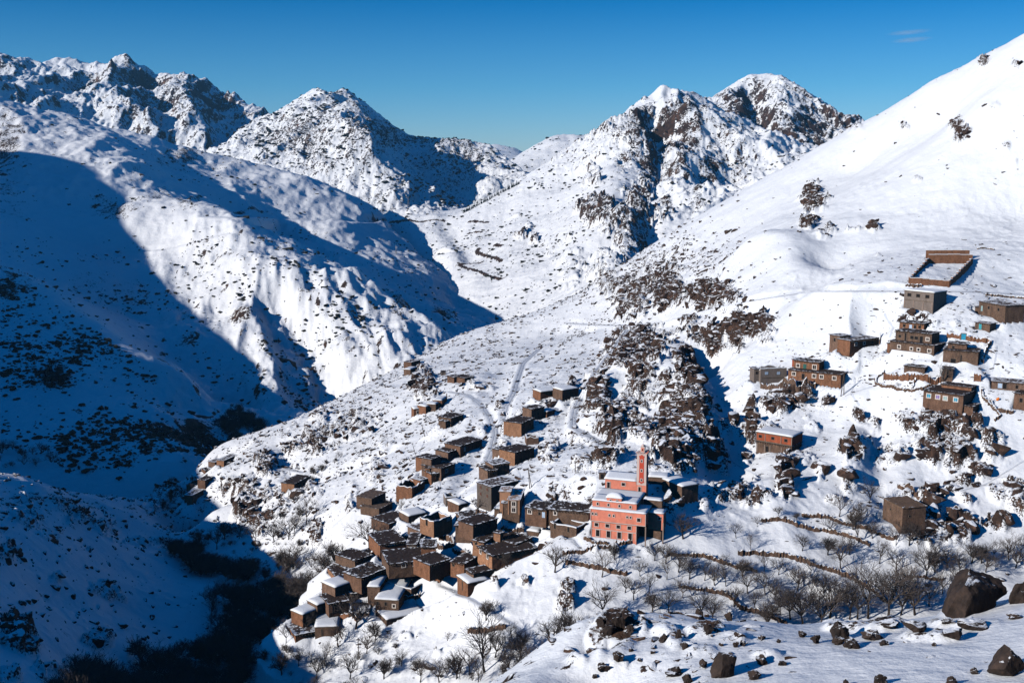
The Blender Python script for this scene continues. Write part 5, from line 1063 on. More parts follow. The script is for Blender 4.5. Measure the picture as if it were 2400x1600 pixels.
# one orange tarpaulin in the yard at the right edge
h = V.hit(2338, 938)
if h:
    co, f = rock_geo(71, 2, 1.0, .9, 1.3, .2); o = mesh_obj('tarpaulin', [tuple(c) for c in co], f, plain('orange_cloth', (.75, .2, .03), var=.1, bump=0)); o.location = h; tag(o, 'small bright orange bundle lying in the dark yard near the right frame edge', 'bundle')

# ------------------------------------------------------------------ the mosque
r = empty('mosque', MS['o'], MS['psi']); tag(r, 'salmon pink mosque with white window frames, snowy roofs and domed front block', 'mosque')
mw = MS['w']; m_ = MS['k'] / math.cos(math.radians(19)); PX = mw / (1490 - 1386)   # metres per photo px along the wall
kz = m_
W_, Fm = WM, FM
def wall_box(nm, x0, x1, y0, y1, z0, z1, mat='pink', seed=1): 
    Vs, Fs = [], []; bx(Vs, Fs, x0, x1, y0, y1, z0, z1); return mesh_obj(nm, Vs, Fs, FM.get(mat) or WM[mat], r)
def snow_slab(x0, x1, y0, y1, z, th=.32, over=.12, seed=3, tilt=0.0, amp=.03):
    Vs, Fs, _ = slab(x0, x1, y0, y1, z, th, seed, amp, over, tilt=tilt, dome=.06); return mesh_obj('snow_cover', Vs, Fs, M_snow, r, smooth=True)
def trim(x0, x1, y, z0, z1, out=.16, nm='trim'):
    Vs, Fs = [], []; bx(Vs, Fs, x0, x1, y - out, y - .002, z0, z1); return mesh_obj(nm, Vs, Fs, FM['trim'], r)
def arched(x, z, w, h, y, arch=False):
    "white framed window or door in the front wall at height z"
    t = .17; Vs, Fs = [], []
    T = lambda a, o, zz: (a, y - o, zz)
    pts_o = [(x - w/2 - t, z - t), (x + w/2 + t, z - t)]; pts_i = [(x - w/2, z), (x + w/2, z)]
    n = 6 if arch else 1
    if arch:
        for k in range(n + 1):
            an = math.pi * k / n; pts_o.append((x + math.cos(an) * (w/2 + t), z + h - w/2 + math.sin(an) * (w/2 + t))); pts_i.append((x + math.cos(an) * w/2, z + h - w/2 + math.sin(an) * w/2))
    else:
        pts_o += [(x + w/2 + t, z + h + t), (x - w/2 - t, z + h + t)]; pts_i += [(x + w/2, z + h), (x - w/2, z + h)]
    m = len(pts_o)
    for o in (-.02, .12): Vs += [T(a, o, b) for a, b in pts_o] + [T(a, o, b) for a, b in pts_i]
    for k in range(m):
        j = (k + 1) % m
        Fs += [(2*m + k, 2*m + j, 3*m + j, 3*m + k), (k, j, 2*m + j, 2*m + k), (m + j, m + k, 3*m + k, 3*m + j)]
    fr = mesh_obj('window' if h < 1.5 else 'door', Vs, Fs, FM['trim'], r)
    Vs = [T(a, .03, b) for a, b in pts_i] + [T(a, -.02, b) for a, b in pts_i]; Fs = [tuple(range(m))] + [(k, (k+1) % m, m + (k+1) % m, m + k) for k in range(m)]
    mesh_obj('pane' if h < 1.5 else 'door_leaf', Vs, Fs, FM['dark'], fr)
fx = lambda X: (X - 440) / 550.0 * mw          # zoom-picture x of the front -> metres
zs = lambda dY: dY / 5.2275 * kz
h1 = zs(92); h2 = zs(188); h3 = zs(330) ; h4 = zs(418)
dp = 7.5
wall_box('wall', 0, mw, 0, dp, -4, h2)                                         # two low storeys
wall_box('wall', -.25, mw * 1.20, -.45, dp - .5, h2 + .004, h3)                # wide storey that juts out
trim(-.3, mw * 1.2 + .05, -.45, h2 - .02, h2 + .16); trim(-.02, mw, 0, h1 - .08, h1 + .08)
for k in range(4):
    arched(fx(522 + 131 * k), .15, zs(76) * .55, zs(76), 0); arched(fx(505 + 133 * k), h1 + zs(32), 1.0, .95, 0)
for X in (462, 502, 665, 718, 880, 922): arched(fx(X), h2 + zs(75), .42, .62, -.45, True)
arched(fx(1020), h2 + zs(48), .95, .95, -.45)
for X in (-.15, mw * 1.2 - .1): trim(X, X + .14, -.45, h2 + .16, h3 - .05, nm='corner_trim')
for X in (.0, mw - .14): trim(X, X + .14, 0, -.2, h2 - .1, nm='corner_trim')
snow_slab(-.25, mw * 1.20, -.45, dp - .5, h3 + .0, .34, .16, 5)
zt = h3 + .30
wall_box('wall', .05, mw * .975, .9, dp - 1.2, h3 - .05, h4)                   # top storey, set back
for X in (507, 638, 771, 903): arched(fx(X), h3 + zs(34), .48, .72, .9, True)
snow_slab(.05, mw * .975, .9, dp - 1.2, h4, .3, .2, 6)
wall_box('wall', fx(615), fx(795), .88, 3.9, h4 - .3, h4 + zs(44))             # raised lantern with hipped snow roof
for X in (663, 742): arched(fx(X), h4 + zs(2), .42, .6, .88, True)
Vs, Fs = [], []; xa, xb = fx(605), fx(805); za = h4 + zs(44); n = 10
for ring, (f_, zz) in enumerate(((1.04, 0), (1.04, .25), (.86, .62), (.6, .98), (.3, 1.2))):
    for k in range(4 * n):
        a = 2 * math.pi * k / (4 * n); c, s = math.cos(a), math.sin(a); sq = max(abs(c), abs(s)); rr = f_ / (sq ** (1 - ring * .2))
        Vs.append(((xa + xb) / 2 + c * rr * (xb - xa) / 2, 2.4 + s * rr * 1.55, za + zz))
m4 = 4 * n
for g in range(4): Fs += [(g*m4 + k, g*m4 + (k+1) % m4, (g+1)*m4 + (k+1) % m4, (g+1)*m4 + k) for k in range(m4)]
Fs.append(tuple(4*m4 + k for k in range(m4))); Fs.append(tuple(reversed(range(m4))))
mesh_obj('dome', Vs, Fs, M_snow, r, smooth=True)
# parapet piece and the shaded right side
wall_box('wall', mw * 1.19, mw * 1.52, 3.6, 7.5, h2 - 2.0, h2 + zs(110)); snow_slab(mw * 1.19, mw * 1.52, 3.6, 7.5, h2 + zs(110), .3, .15, 9)
arched(mw * 1.44, h2 + zs(40), .7, .7, 3.6)
wall_box('pillar', mw * 1.185, mw * 1.21, -.2, .1, -3, h2 - .02, 'concrete'); wall_box('pillar', mw * 1.51, mw * 1.535, 3.3, 3.6, -3, h2 + .2, 'concrete')
wall_box('wall', mw + .01, mw * 1.5, 4.4, 7.4, -3, h2 - 2.0, 'stone')
wall_box('wall', mw * 1.02, mw * 1.42, 7.9, 10.4, h2, h3 + zs(60), 'stone'); snow_slab(mw * 1.02, mw * 1.42, 7.9, 10.4, h3 + zs(60), .28, .1, 12)
# flat snowy roof behind, then the rear building
yb = 13.5; zb = h4 - .4
wall_box('wall', -.6, mw * .96, dp - .9, yb, h2 - 3, zb); snow_slab(-.6, mw * .96, dp - 1.0, yb, zb, .3, .12, 14)
zr = zb + .3; hr = zs(112)
wall_box('wall', mw * .04, mw * .75, yb + .01, yb + 5, zb - 3, zr + hr)
for X in (.12,): arched(mw * X, zr + .05, .8, 1.7, yb + .01)
arched(mw * .46, zr + zs(46), .95, .85, yb + .01)
snow_slab(mw * .04, mw * .75, yb, yb + 5, zr + hr, .3, .25, 17, tilt=.14)
# ------------------------------------------------------------------ the minaret
t = empty('minaret', (0, 0, 0)); tag(t, 'square red and white minaret with small domed lantern rising behind the pink mosque', 'minaret')
c, s = math.cos(MS['psi']), math.sin(MS['psi']); ox, oy, oz = MS['o']
tw = zs(118); lx, ly = mw * .76, yb - .4
t.location = (ox + c * lx - s * ly, oy + s * lx + c * ly, oz + zr - .35); t.rotation_euler = (0, 0, MS['psi'])
def tb(nm, x0, x1, y0, y1, z0, z1, mat, par=None): Vs, Fs = [], []; bx(Vs, Fs, x0, x1, y0, y1, z0, z1); return mesh_obj(nm, Vs, Fs, FM[mat] if mat in FM else WM[mat], par or t)
th = zs(470); b1 = zs(90)
tb('base', 0, tw, 0, tw, -4, b1, 'pink'); tb('shaft', .04, tw - .04, .04, tw - .04, b1 + .003, th, 'trim')
# red cartouche on each seen face with three small windows
def cart(T, par):
    n = 8; Wc = tw * .27; z0, z1 = b1 + zs(20), th - zs(12); P = [(-Wc*.35, z0), (Wc*.35, z0), (Wc*.45, z0 + .25), (Wc, z0 + .3), (Wc, z0 + .7), (Wc*.85, z0 + .8), (Wc*.85, z1 - .8), (Wc, z1 - .7), (Wc, z1 - .3), (Wc*.45, z1 - .25), (Wc*.35, z1), (-Wc*.35, z1), (-Wc*.45, z1 - .25), (-Wc, z1 - .3), (-Wc, z1 - .7), (-Wc*.85, z1 - .8), (-Wc*.85, z0 + .8), (-Wc, z0 + .7), (-Wc, z0 + .3), (-Wc*.45, z0 + .25)]
    m = len(P); Vs = [T(a, .05, z) for a, z in P] + [T(a, -.02, z) for a, z in P]; Fs = [tuple(range(m))] + [(k, (k+1) % m, m + (k+1) % m, m + k) for k in range(m)]
    mesh_obj('panel', Vs, Fs, FM['red'], t)
    for z in (b1 + zs(62), b1 + zs(176), b1 + zs(292)):
        Vs, Fs = [], []; 
        for a0, a1, zz0, zz1 in ((-.34, -.18, -.4, .55), (.18, .34, -.4, .55), (-.18, .18, .38, .55), (-.18, .18, -.4, -.26)): fbox(Vs, Fs, T, a0, a1, .04, .11, z + zz0, z + zz1)
        wn = mesh_obj('window', Vs, Fs, FM['trim'], t); Vs, Fs = [], []; fbox(Vs, Fs, T, -.178, .178, .04, .075, z - .258, z + .378); mesh_obj('pane', Vs, Fs, FM['dark'], wn)
cart(lambda a, o, z: (tw/2 + a, .04 - o, z), t); cart(lambda a, o, z: (tw - .04 + o, tw/2 + a, z), t)
Vs, Fs = [], []
for a0, a1, z0, z1 in ((tw*.16, tw*.22, 0, b1 - .5), (tw*.46, tw*.52, 0, b1 - .5), (tw*.16, tw*.52, b1 - .5, b1 - .35)): bx(Vs, Fs, a0, a1, -.1, .002, z0, z1)
dr = mesh_obj('door', Vs, Fs, FM['trim'], t); tb('door_leaf', tw*.22, tw*.46, -.05, .002, 0, b1 - .503, 'dark', dr)
tb('cornice', -.12, tw + .12, -.12, tw + .12, th + .002, th + .18, 'trim')
for i in range(4):
    for (cx, cy) in ((i * (tw + .04) / 3.3 - .06, -.1), (tw - .06, i * (tw + .04) / 3.3 - .06)): tb('merlon', cx, cx + .2, cy, cy + .2, th + .182, th + .5, 'pink')
lw = tw * .42; l0 = (tw - lw) / 2; lh = zs(70)
lan = tb('lantern', l0, l0 + lw, l0, l0 + lw, th + .182, th + .18 + lh, 'trim'); tb('panel', l0 + lw*.2, l0 + lw*.8, l0 - .05, l0 + .002, th + .5, th + lh - .1, 'pink'); 
tb('opening', l0 + lw*.38, l0 + lw*.62, l0 - .08, l0 - .04, th + .75, th + lh * .75, 'dark')
bm = bmesh.new(); bmesh.ops.create_uvsphere(bm, u_segments=16, v_segments=10, radius=lw * .42); me = bpy.data.meshes.new('dome'); bm.to_mesh(me); bm.free(); me.shade_smooth(); me.materials.append(FM['trim'])
dm = bpy.data.objects.new('dome', me); C.objects.link(dm); dm.parent = t; dm.location = (tw/2, tw/2, th + .18 + lh + lw * .12)
tb('finial', tw/2 - .05, tw/2 + .05, tw/2 - .05, tw/2 + .05, th + lh + lw * .6, th + lh + lw * .6 + .9, 'trim')
print('houses', time.time() - T0)
# ------------------------------------------------------------------ stone walls along terraces and gardens
WALLS = [  # line in photo px, height m, label
 ([(1879,1208),(1940,1213),(1984,1230),(2025,1237),(2103,1261)], 1.1, 'uppermost curved terrace wall of the orchard below the windowless box house'),
 ([(1784,1222),(1872,1234),(1927,1244),(1984,1256),(2039,1280)], 1.1, 'long terrace wall running through the upper orchard'),
 ([(1729,1298),(1790,1300),(1845,1305),(1899,1322),(1940,1336),(1998,1356),(2040,1380),(2075,1410)], 1.3, 'longest dark terrace wall curving through the middle of the orchard'),
 ([(1644,1302),(1695,1319),(1735,1333),(1775,1340)], 1.0, 'short terrace wall left of the longest orchard wall'),
 ([(1654,1385),(1690,1390),(1715,1403),(1738,1428),(1804,1445),(1858,1472)], 1.3, 'terrace wall dropping to the foreground crest in the lower orchard'),
 ([(2120,1352),(2165,1353),(2212,1357)], .7, 'short low wall among the trees on the right of the orchard'),
 ([(1318,1298),(1370,1294),(1424,1284),(1478,1273)], 1.0, 'terrace wall directly below the pink mosque'),
 ([(1325,1322),(1370,1326),(1410,1334),(1440,1343),(1471,1347)], 1.2, 'second terrace wall below the pink mosque'),
 ([(1563,1302),(1610,1301),(1648,1304),(1700,1320)], .9, 'terrace wall above the left part of the orchard'),
 ([(1590,1374),(1620,1380),(1652,1385)], .8, 'short terrace wall on the left edge of the lower orchard'),
 ([(1097,1482),(1140,1480),(1186,1471)], 1.4, 'dark stone bank beside the footpath at the bottom of the picture'),
 ([(2071,888),(2100,889),(2130,890),(2170,892),(2208,892)], 2.5, 'high stone retaining wall below the biggest brown house'),
 ([(2071,872),(2052,890),(2054,900),(2080,907),(2110,914),(2137,917),(2165,911),(2200,905),(2225,898)], .8, 'low garden wall curving below the high retaining wall'),
 ([(2137,916),(2141,900),(2152,882)], .8, 'low cross wall dividing the walled garden'),
 ([(2104,1141),(2140,1150),(2172,1157),(2205,1163)], 1.3, 'straight stone wall above the windowless box house'),
 ([(1369,1262),(1395,1274),(1420,1274),(1445,1271)], .9, 'low retaining wall at the foot of the pink mosque'),
 ([(2219,790),(2254,794)], 1.6, 'brown yard wall left of the bright blue gate'),
 ([(2263,797),(2323,804),(2314,816),(2307,830),(2302,850)], 1.6, 'brown yard wall right of the bright blue gate'),
 ([(2318,940),(2332,960),(2350,966),(2376,968)], 1.1, 'curved wall of the dark yard near the right frame edge'),
 ([(2330,985),(2345,975),(2325,955),(2305,935),(2300,915)], .9, 'wall along the steep path near the right frame edge'),
 ([(1783,908),(1820,912),(1870,917),(1910,909)], 1.8, 'dark retaining wall below the unfinished grey house'),
 ([(2282,892),(2299,893)], 2.6, 'free standing piece of brown wall near the right frame edge'),
 ([(2122,670),(2142,671),(2160,672)], .9, 'low stone bank just below the walled yard'),
 ([(2290,584),(2310,583),(2330,586)], .6, 'short row of stones above and right of the walled yard'),
 ([(2310,692),(2345,694),(2370,697),(2400,700)], .6, 'stone edging under the road near the right frame edge'),
 ([(870,1300),(900,1300),(930,1297)], 1.5, 'low dark wall below the rear left peaked roof house'),
 ([(960,1345),(1000,1342),(1030,1338)], 1.4, 'broken wall below the long dark house of the lower village'),
 ([(1030,1262),(1060,1266),(1064,1280),(1040,1286),(1012,1278)], 1.5, 'snow capped wall ring right below the tan ruin'),
 ([(1060,1290),(1090,1296),(1104,1312)], 1.4, 'broken wall left of the small upper room'),
 ([(840,1380),(870,1384),(905,1382),(925,1386)], 1.5, 'stone wall behind the large snow roofed stone house'),
 ([(930,1400),(960,1402),(985,1396)], 1.3, 'broken wall between the large stone house and the snow filled ruin'),
 ([(1165,1252),(1200,1250),(1228,1246)], 1.2, 'wall beside the path right of the pollard trunk'),
 ([(1085,1212),(1110,1206),(1140,1204)], 1.2, 'terrace wall below the roofless grey house'),
 ([(760,1452),(800,1450),(840,1456)], 1.4, 'stone wall below the tall brown house at the village tip'),
 ([(905,1255),(940,1262),(975,1262)], 1.2, 'terrace wall in front of the dark house above the big bare tree'),
 ([(1196,1018),(1208,1000),(1222,984)], 1.1, 'rough wall climbing the rocky rib below the slatted terraces'),
 ([(2064,790),(2063,798),(2061,806)], 2.2, 'narrow standing wall between the L shaped house and the biggest house'),
]
def stone_wall(line, hgt, label, thick=0.45, name='stone_wall', seed=0, step=0.4, mat='stone', pts3=None, jag=.55, cap=True):
    P = pts3 or [V.hit(*q) for q in line]; P = [p for p in P if p]
    if len(P) < 2: print('wall miss', label); return None
    Q = []
    for a, b in zip(P[:-1], P[1:]):
        L_ = math.hypot(b[0] - a[0], b[1] - a[1]); n = max(1, int(L_ / step))
        for k in range(n): Q.append([a[i] + (b[i] - a[i]) * k / n for i in range(2)])
    Q.append(list(P[-1][:2])); rg = random.Random(seed * 13 + 5)
    O = Q[0]; oz = V.z(*O); Vs, Fs, V2, F2 = [], [], [], []
    for i, p in enumerate(Q):
        a = Q[max(0, i-1)]; b = Q[min(len(Q)-1, i+1)]; dx, dy = b[0]-a[0], b[1]-a[1]; l = math.hypot(dx, dy) + 1e-6; nx, ny = -dy / l, dx / l
        z = V.z(*p) - oz; t = thick * (.35 + .5 * rg.random()); jj = rg.uniform(-.22, .22)
        hh = hgt * (1 - jag * rg.random()) ; cx, cy = p[0] - O[0] + nx * jj, p[1] - O[1] + ny * jj
        Vs += [(cx - nx*t*1.25, cy - ny*t*1.25, z - 2.5), (cx - nx*t, cy - ny*t, z + hh), (cx + nx*t, cy + ny*t, z + hh + rg.uniform(-.1, .1)), (cx + nx*t*1.25, cy + ny*t*1.25, z - 2.5)]
        t2 = t * .9; s_ = -.10 + .42 * rg.random()
        V2 += [(cx - nx*t2, cy - ny*t2, z + hh - .12), (cx - nx*t2*.7, cy - ny*t2*.7, z + hh + s_), (cx + nx*t2*.7, cy + ny*t2*.7, z + hh + s_), (cx + nx*t2, cy + ny*t2, z + hh - .12)]
    n = len(Q)
    for F_ in (Fs, F2):
        for i in range(n - 1):
            k = 4 * i
            for j in range(3): F_.append((k + j, k + j + 1, k + 4 + j + 1, k + 4 + j))
        F_ += [(0, 3, 2, 1), (4*n-4, 4*n-3, 4*n-2, 4*n-1)]
    r = empty(name, (O[0], O[1], oz)); tag(r, label, 'wall')
    mesh_obj('masonry', Vs, Fs, WM[mat], r)
    if cap: mesh_obj('snow_cap', V2, F2, M_snow, r)
    return r
for i, (l_, hg, lb) in enumerate(WALLS): stone_wall(l_, hg if hg > 2 else hg * 1.15, lb, seed=i, mat='mud' if 'brown' in lb else 'stone')
# the big walled yard at the top: four walls, the side walls stepped up the slope
yard = [V.hit(*q) for q in ((2131,664),(2224,672),(2278,617),(2176,617))]
if all(yard):
    r0 = yard[0]; r = empty('walled_yard', r0); tag(r, 'large empty walled yard with stepped side walls, highest building on the right slope', 'yard')
    def yw(a, b, hgt, n, stp, seed):
        rg = random.Random(seed); dx, dy = b[0]-a[0], b[1]-a[1]; l = math.hypot(dx, dy); nx, ny = -dy/l*.35, dx/l*.35
        Vs, Fs, V2, F2 = [], [], [], []
        for k in range(n):
            f0, f1 = k / n, (k + 1) / n + (.0 if k == n - 1 else 0); p, q = [(a[0]+dx*f-r0[0], a[1]+dy*f-r0[1]) for f in (f0, f1)]
            zt = (a[2] + (b[2]-a[2]) * ((k + .5) / n)) - r0[2] + hgt + rg.uniform(-.12, .12)
            for VV, FF, z0, z1 in ((Vs, Fs, zt - hgt - 3, zt), (V2, F2, zt + .004, zt + .16)):
                i = len(VV); VV += [(p[0]-nx, p[1]-ny, z0), (q[0]-nx, q[1]-ny, z0), (q[0]+nx, q[1]+ny, z0), (p[0]+nx, p[1]+ny, z0), (p[0]-nx, p[1]-ny, z1), (q[0]-nx, q[1]-ny, z1), (q[0]+nx, q[1]+ny, z1), (p[0]+nx, p[1]+ny, z1)]
                FF += [tuple(x_ + i for x_ in f) for f in ((3,2,1,0),(4,5,6,7),(0,1,5,4),(1,2,6,5),(2,3,7,6),(3,0,4,7))]
        mesh_obj('wall', Vs, Fs, WM['mud'] , r); mesh_obj('snow_cap', V2, F2, M_snow, r)
    yw(yard[0], yard[1], 2.3, 6, 0, 1); yw(yard[1], yard[2], 2.2, 9, 1, 2); yw(yard[3], yard[2], 3.6, 7, 0, 3); yw(yard[0], yard[3], 2.2, 7, 1, 4)
    e_ = [(p[0], p[1] + 3.2, p[2] + 1.0) for p in (yard[3], yard[2])]; yw(e_[0], e_[1], 4.0, 5, 0, 5)
# bright blue gate
h = V.hit(2258, 796)
if h:
    r = empty('gate', h, -0.45); tag(r, 'bright blue metal gate in the brown yard wall', 'gate')
    Vs, Fs = [], []; bx(Vs, Fs, -.75, .75, -.12, .0, -.3, 2.1); mesh_obj('leaf', Vs, Fs, FM['blue'], r)
    Vs, Fs = [], []; bx(Vs, Fs, -.95, -.753, -.2, .2, -.5, 2.3); bx(Vs, Fs, .753, .95, -.2, .2, -.5, 2.3); bx(Vs, Fs, -.75, .75, -.2, .2, 2.103, 2.3); mesh_obj('frame', Vs, Fs, FM['beam'], r)

# ------------------------------------------------------------------ roads and trodden paths
M_trod = plain('trodden_snow', (0.66, 0.69, 0.75), var=.12, s=.4, bump=.6)
M_road = plain('packed_snow', (0.76, 0.78, 0.82), var=.06, s=.8, bump=.4)
def ribbon(line, half, name, mat, lift=.05, ruts=None, off=0.0):
    P = [V.hit(*q) for q in line]; P = [p for p in P if p]
    if len(P) < 2: return
    Q = []
    for a, b in zip(P[:-1], P[1:]):
        L_ = math.hypot(b[0]-a[0], b[1]-a[1]); n = max(1, int(L_ / 1.2))
        for k in range(n): Q.append((a[0]+(b[0]-a[0])*k/n, a[1]+(b[1]-a[1])*k/n))
    Q.append(P[-1][:2]); X = np.array(Q)
    for _ in range(4): X[1:-1] = (X[:-2] + 2 * X[1:-1] + X[2:]) / 4
    Vs, Fs = [], []; n = len(X)
    for i, p in enumerate(X):
        d = X[min(n-1, i+1)] - X[max(0, i-1)]; l = np.hypot(*d) + 1e-6; nn = np.array((-d[1], d[0])) / l
        wv = half * (1 + .25 * math.sin(i * 1.7))
        for s in (-1, 0, 1):
            q = p + nn * (s * wv + off); Vs.append((q[0], q[1], V.z(q[0], q[1]) + lift - (.03 if s == 0 else 0)))
    for i in range(n - 1):
        for s in range(2): k = 3*i + s; Fs.append((k, k+3, k+4, k+1))
    o = mesh_obj(name, Vs, Fs, mat, smooth=True); o['kind'] = 'structure'
for (l_, hf, tr, nm, lb) in TRACKS:
    if nm == 'snowy_road': ribbon(l_, 1.45, nm, M_road, .07)
    elif hf > 1: ribbon(l_, .28, nm, M_trod, .08, off=.7); ribbon(l_, .28, nm, M_trod, .08, off=-.6)
    else: ribbon(l_, tr * .55, nm, M_trod, .09)

# ------------------------------------------------------------------ bare trees
M_bark = plain('bark', (0.036, 0.027, 0.022), var=.3, s=.3, bump=0); M_twig = plain('twigs', (0.085, 0.068, 0.060), var=.3, s=1.0, bump=0)
def tree_geo(seed, H=9.0, spread=1.0, forks=6, levels=4, up=.55, trunk=.25, twig=.019, dens=.86):
    rg = random.Random(seed); T, B = ([], []), ([], [])
    def tube(buf, p, q, r0, r1):
        Vs, Fs = buf; d = (q - p).normalized(); a = d.orthogonal().normalized(); b = d.cross(a); i = len(Vs)
        for c, r in ((p, r0), (q, r1)):
            for k in range(3): an = 2.0944 * k; Vs.append(tuple(c + (a * math.cos(an) + b * math.sin(an)) * r))
        for k in range(3): j = (k + 1) % 3; Fs.append((i + k, i + j, i + 3 + j, i + 3 + k))
    def grow(p, d, L_, r, lev):
        nseg = 3 if lev <= 1 else 2; pts_ = [p]; dd = d.copy()
        for k in range(nseg):
            dd = (dd + Vector((rg.gauss(0, .17), rg.gauss(0, .17), rg.gauss(0, .10) + .10 * up)) * (1.0 if lev else .5)).normalized()
            q = pts_[-1] + dd * (L_ / nseg); r1 = max(twig, r * (1 - .42 * (k + 1) / nseg)); r0 = max(twig, r * (1 - .42 * k / nseg))
            tube(T if lev == 0 else B, pts_[-1], q, r0, r1); pts_.append(q)
        if lev >= levels: return
        n = forks if lev == 0 else int((rg.choice((3, 4, 4, 5)) + (1 if lev >= 2 else 0)) * dens + .5)
        for k in range(n):
            f = 1.0 if lev == 0 else rg.uniform(.25, 1.0); j = min(nseg - 1, int(f * nseg)); base = pts_[j].lerp(pts_[j+1], f * nseg - j) if f < 1 else pts_[-1]
            an = 2 * math.pi * (k + rg.random() * .6) / n; tilt = rg.uniform(.35, .95) * spread if lev == 0 else rg.uniform(.35, .85)
            a = dd.orthogonal().normalized(); b = dd.cross(a)
            nd_ = (dd * math.cos(tilt) + (a * math.cos(an) + b * math.sin(an)) * math.sin(tilt)); nd_.z += .12 * up; nd_.normalize()
            grow(base, nd_, L_ * (rg.uniform(1.0, 1.5) if lev == 0 else rg.uniform(.55, .82)), max(twig, r * (.55 if lev == 0 else .5)), lev + 1)
    grow(Vector((0, 0, -.5)), Vector((rg.gauss(0, .08), rg.gauss(0, .08), 1)).normalized(), H * trunk + .5, H * .027, 0)
    zm = max(v[2] for v in B[0]); k = H / zm
    return [( [tuple(c * k for c in v) for v in buf[0]], buf[1]) for buf in (T, B)]
KINDS = []
for i, kw in enumerate((dict(H=9, spread=1.0), dict(H=9, spread=.75, forks=5, trunk=.3), dict(H=9, spread=1.25, forks=7, trunk=.18), dict(H=9, spread=.6, forks=5, trunk=.35, up=.9), dict(H=9, spread=.9, forks=8, trunk=.12, dens=.9), dict(H=9, spread=1.1, forks=6, trunk=.22, dens=1.1))):
    g = tree_geo(40 + i, **kw); ms = []
    for nm, (Vs, Fs), mt in (('trunk', g[0], M_bark), ('branches', g[1], M_twig)):
        me = bpy.data.meshes.new(nm); me.from_pydata(Vs, [], Fs); me.materials.append(mt); ms.append(me)
    KINDS.append(ms)
TREES = [(1601,1262,62,2),(1301,1340,62,2),(1410,1351,66,1),(1410,1449,90,0),(1189,1328,30,4),(1567,1436,62,0),(1485,1405,60,1),(1465,1388,42,2),(1533,1313,46,0),(1563,1357,52,3),(1614,1357,50,1),(1641,1449,78,0),(1672,1456,62,1),(1675,1371,46,2),(1370,1510,76,1),(1308,1548,112,3),(1135,1575,140,0),(1192,1598,84,5),(1240,1589,72,3),(1100,1582,74,1),(985,1599,62,0),(1529,1432,46,4),
 (834,1472,78,2),(867,1289,78,0),(670,1506,48,3),(719,1480,52,1),(793,1516,62,0),
 (2037,1179,56,0),(1966,1210,56,1),(2015,1217,42,2),(1867,1217,16,4),(1775,1234,28,0),(1726,1261,42,1),(1824,1210,26,2),(1760,1288,36,3),(1971,1332,72,0),(2100,1278,46,1),(2012,1271,56,3),(2045,1261,42,2),(2168,1356,84,0),(2130,1278,52,5),(1651,1359,52,1),(1702,1373,56,3),(1753,1390,62,0),(1794,1393,66,1),(1869,1383,62,2),(1824,1346,46,0),(1790,1339,46,3),
 (1944,1448,94,5),(1991,1451,84,0),(2035,1448,134,3),(2083,1448,114,5),(2110,1441,94,0),(2144,1441,84,2),(2178,1420,72,1),(2209,1390,62,0),(2232,1407,62,3),(1882,1468,94,5),(1852,1451,74,2),(1668,1455,62,0),(2331,1312,56,1),(2365,1312,62,0),(2392,1305,52,3),(2277,1319,52,2),(2300,1319,42,4),(1617,1356,52,0),(1818,1407,52,2),
 (717,1230,72,1),(676,1264,58,0),(643,1269,46,2),(689,1256,52,3),(526,1264,42,4),(508,1287,52,0),(687,1333,62,2),(467,1279,36,4),(560,1262,40,0),(600,1275,46,3),
 (1140,1452,46,4),(1500,1350,44,0),(1440,1310,36,4),(1560,1320,50,2),(1590,1340,50,5),(1520,1390,52,3),(1600,1400,50,0),(1700,1335,44,1),(1740,1350,40,4),(1720,1420,50,2),(1770,1430,56,0),(1830,1440,60,3),(1930,1390,60,0),(1900,1350,50,1),(1940,1300,44,4),(1880,1290,40,2),(1990,1300,50,0),(2060,1320,56,3),(2100,1340,60,1),(2120,1390,70,5),(2010,1450,100,0),(2190,1340,54,4),(2220,1330,50,2),(2250,1345,52,0),(2240,1370,56,3),(2190,1300,44,1),(1925,1470,80,5),(1800,1470,60,4),(2000,1240,46,4),(1945,1250,46,0),(2380,1330,50,2),(2310,1340,50,5),
 (1070,1590,60,4),(1030,1600,56,2),(1160,1540,60,5),(1120,1600,66,3),(900,1590,50,4),(940,1560,44,0),(860,1530,46,2),(1220,1540,60,4),(1270,1560,70,1),(1330,1490,56,4),(1340,1540,70,5),(760,1560,56,3),(820,1590,60,2),(700,1560,50,0),(740,1590,56,5),(660,1580,50,4),(1200,1500,44,0),(1290,1510,60,2),(880,1500,44,4),
 (905,1192,24,4),(940,1195,26,0),(1000,1260,20,4),(2105,908,14,1),(2204,905,50,3)]
def near_what(u, v):
    if u > 1540 and v > 1190:
        if u > 2240: return 'near the huge dark boulder'
        if v > 1435: return 'just behind the foreground crest'
        if v < 1290: return 'in the upper orchard'
        return 'in the middle orchard'
    if u > 1440 and v > 1190: return 'right below the mosque' if v < 1420 else 'by the foreground crag'
    if u > 1280 and v < 1420: return 'on the bank below the mosque'
    if u > 950 and v > 1430: return 'in the bottom hollow'
    if u < 620 and v < 1400: return 'above the shaded ravine'
    if u < 760 and v < 1400: return 'on the slope left of the village'
    if u < 950 and v < 1400: return 'on the left village edge'
    if u < 960: return 'around the lower village tip'
    if u > 2000: return 'beside the upper garden wall'
    return 'between village houses'
ORD = ['first', 'second', 'third', 'fourth', 'fifth', 'sixth', 'seventh', 'eighth', 'ninth', 'tenth', 'eleventh', 'twelfth', 'thirteenth', 'fourteenth', 'fifteenth', 'sixteenth', 'seventeenth', 'eighteenth', 'nineteenth', 'twentieth'] 
ORD += ['twenty ' + o for o in ORD[:9]] + ['thirtieth'] + ['thirty ' + o for o in ORD[:9]] + ['fortieth'] + ['forty ' + o for o in ORD[:9]]
byz = {}
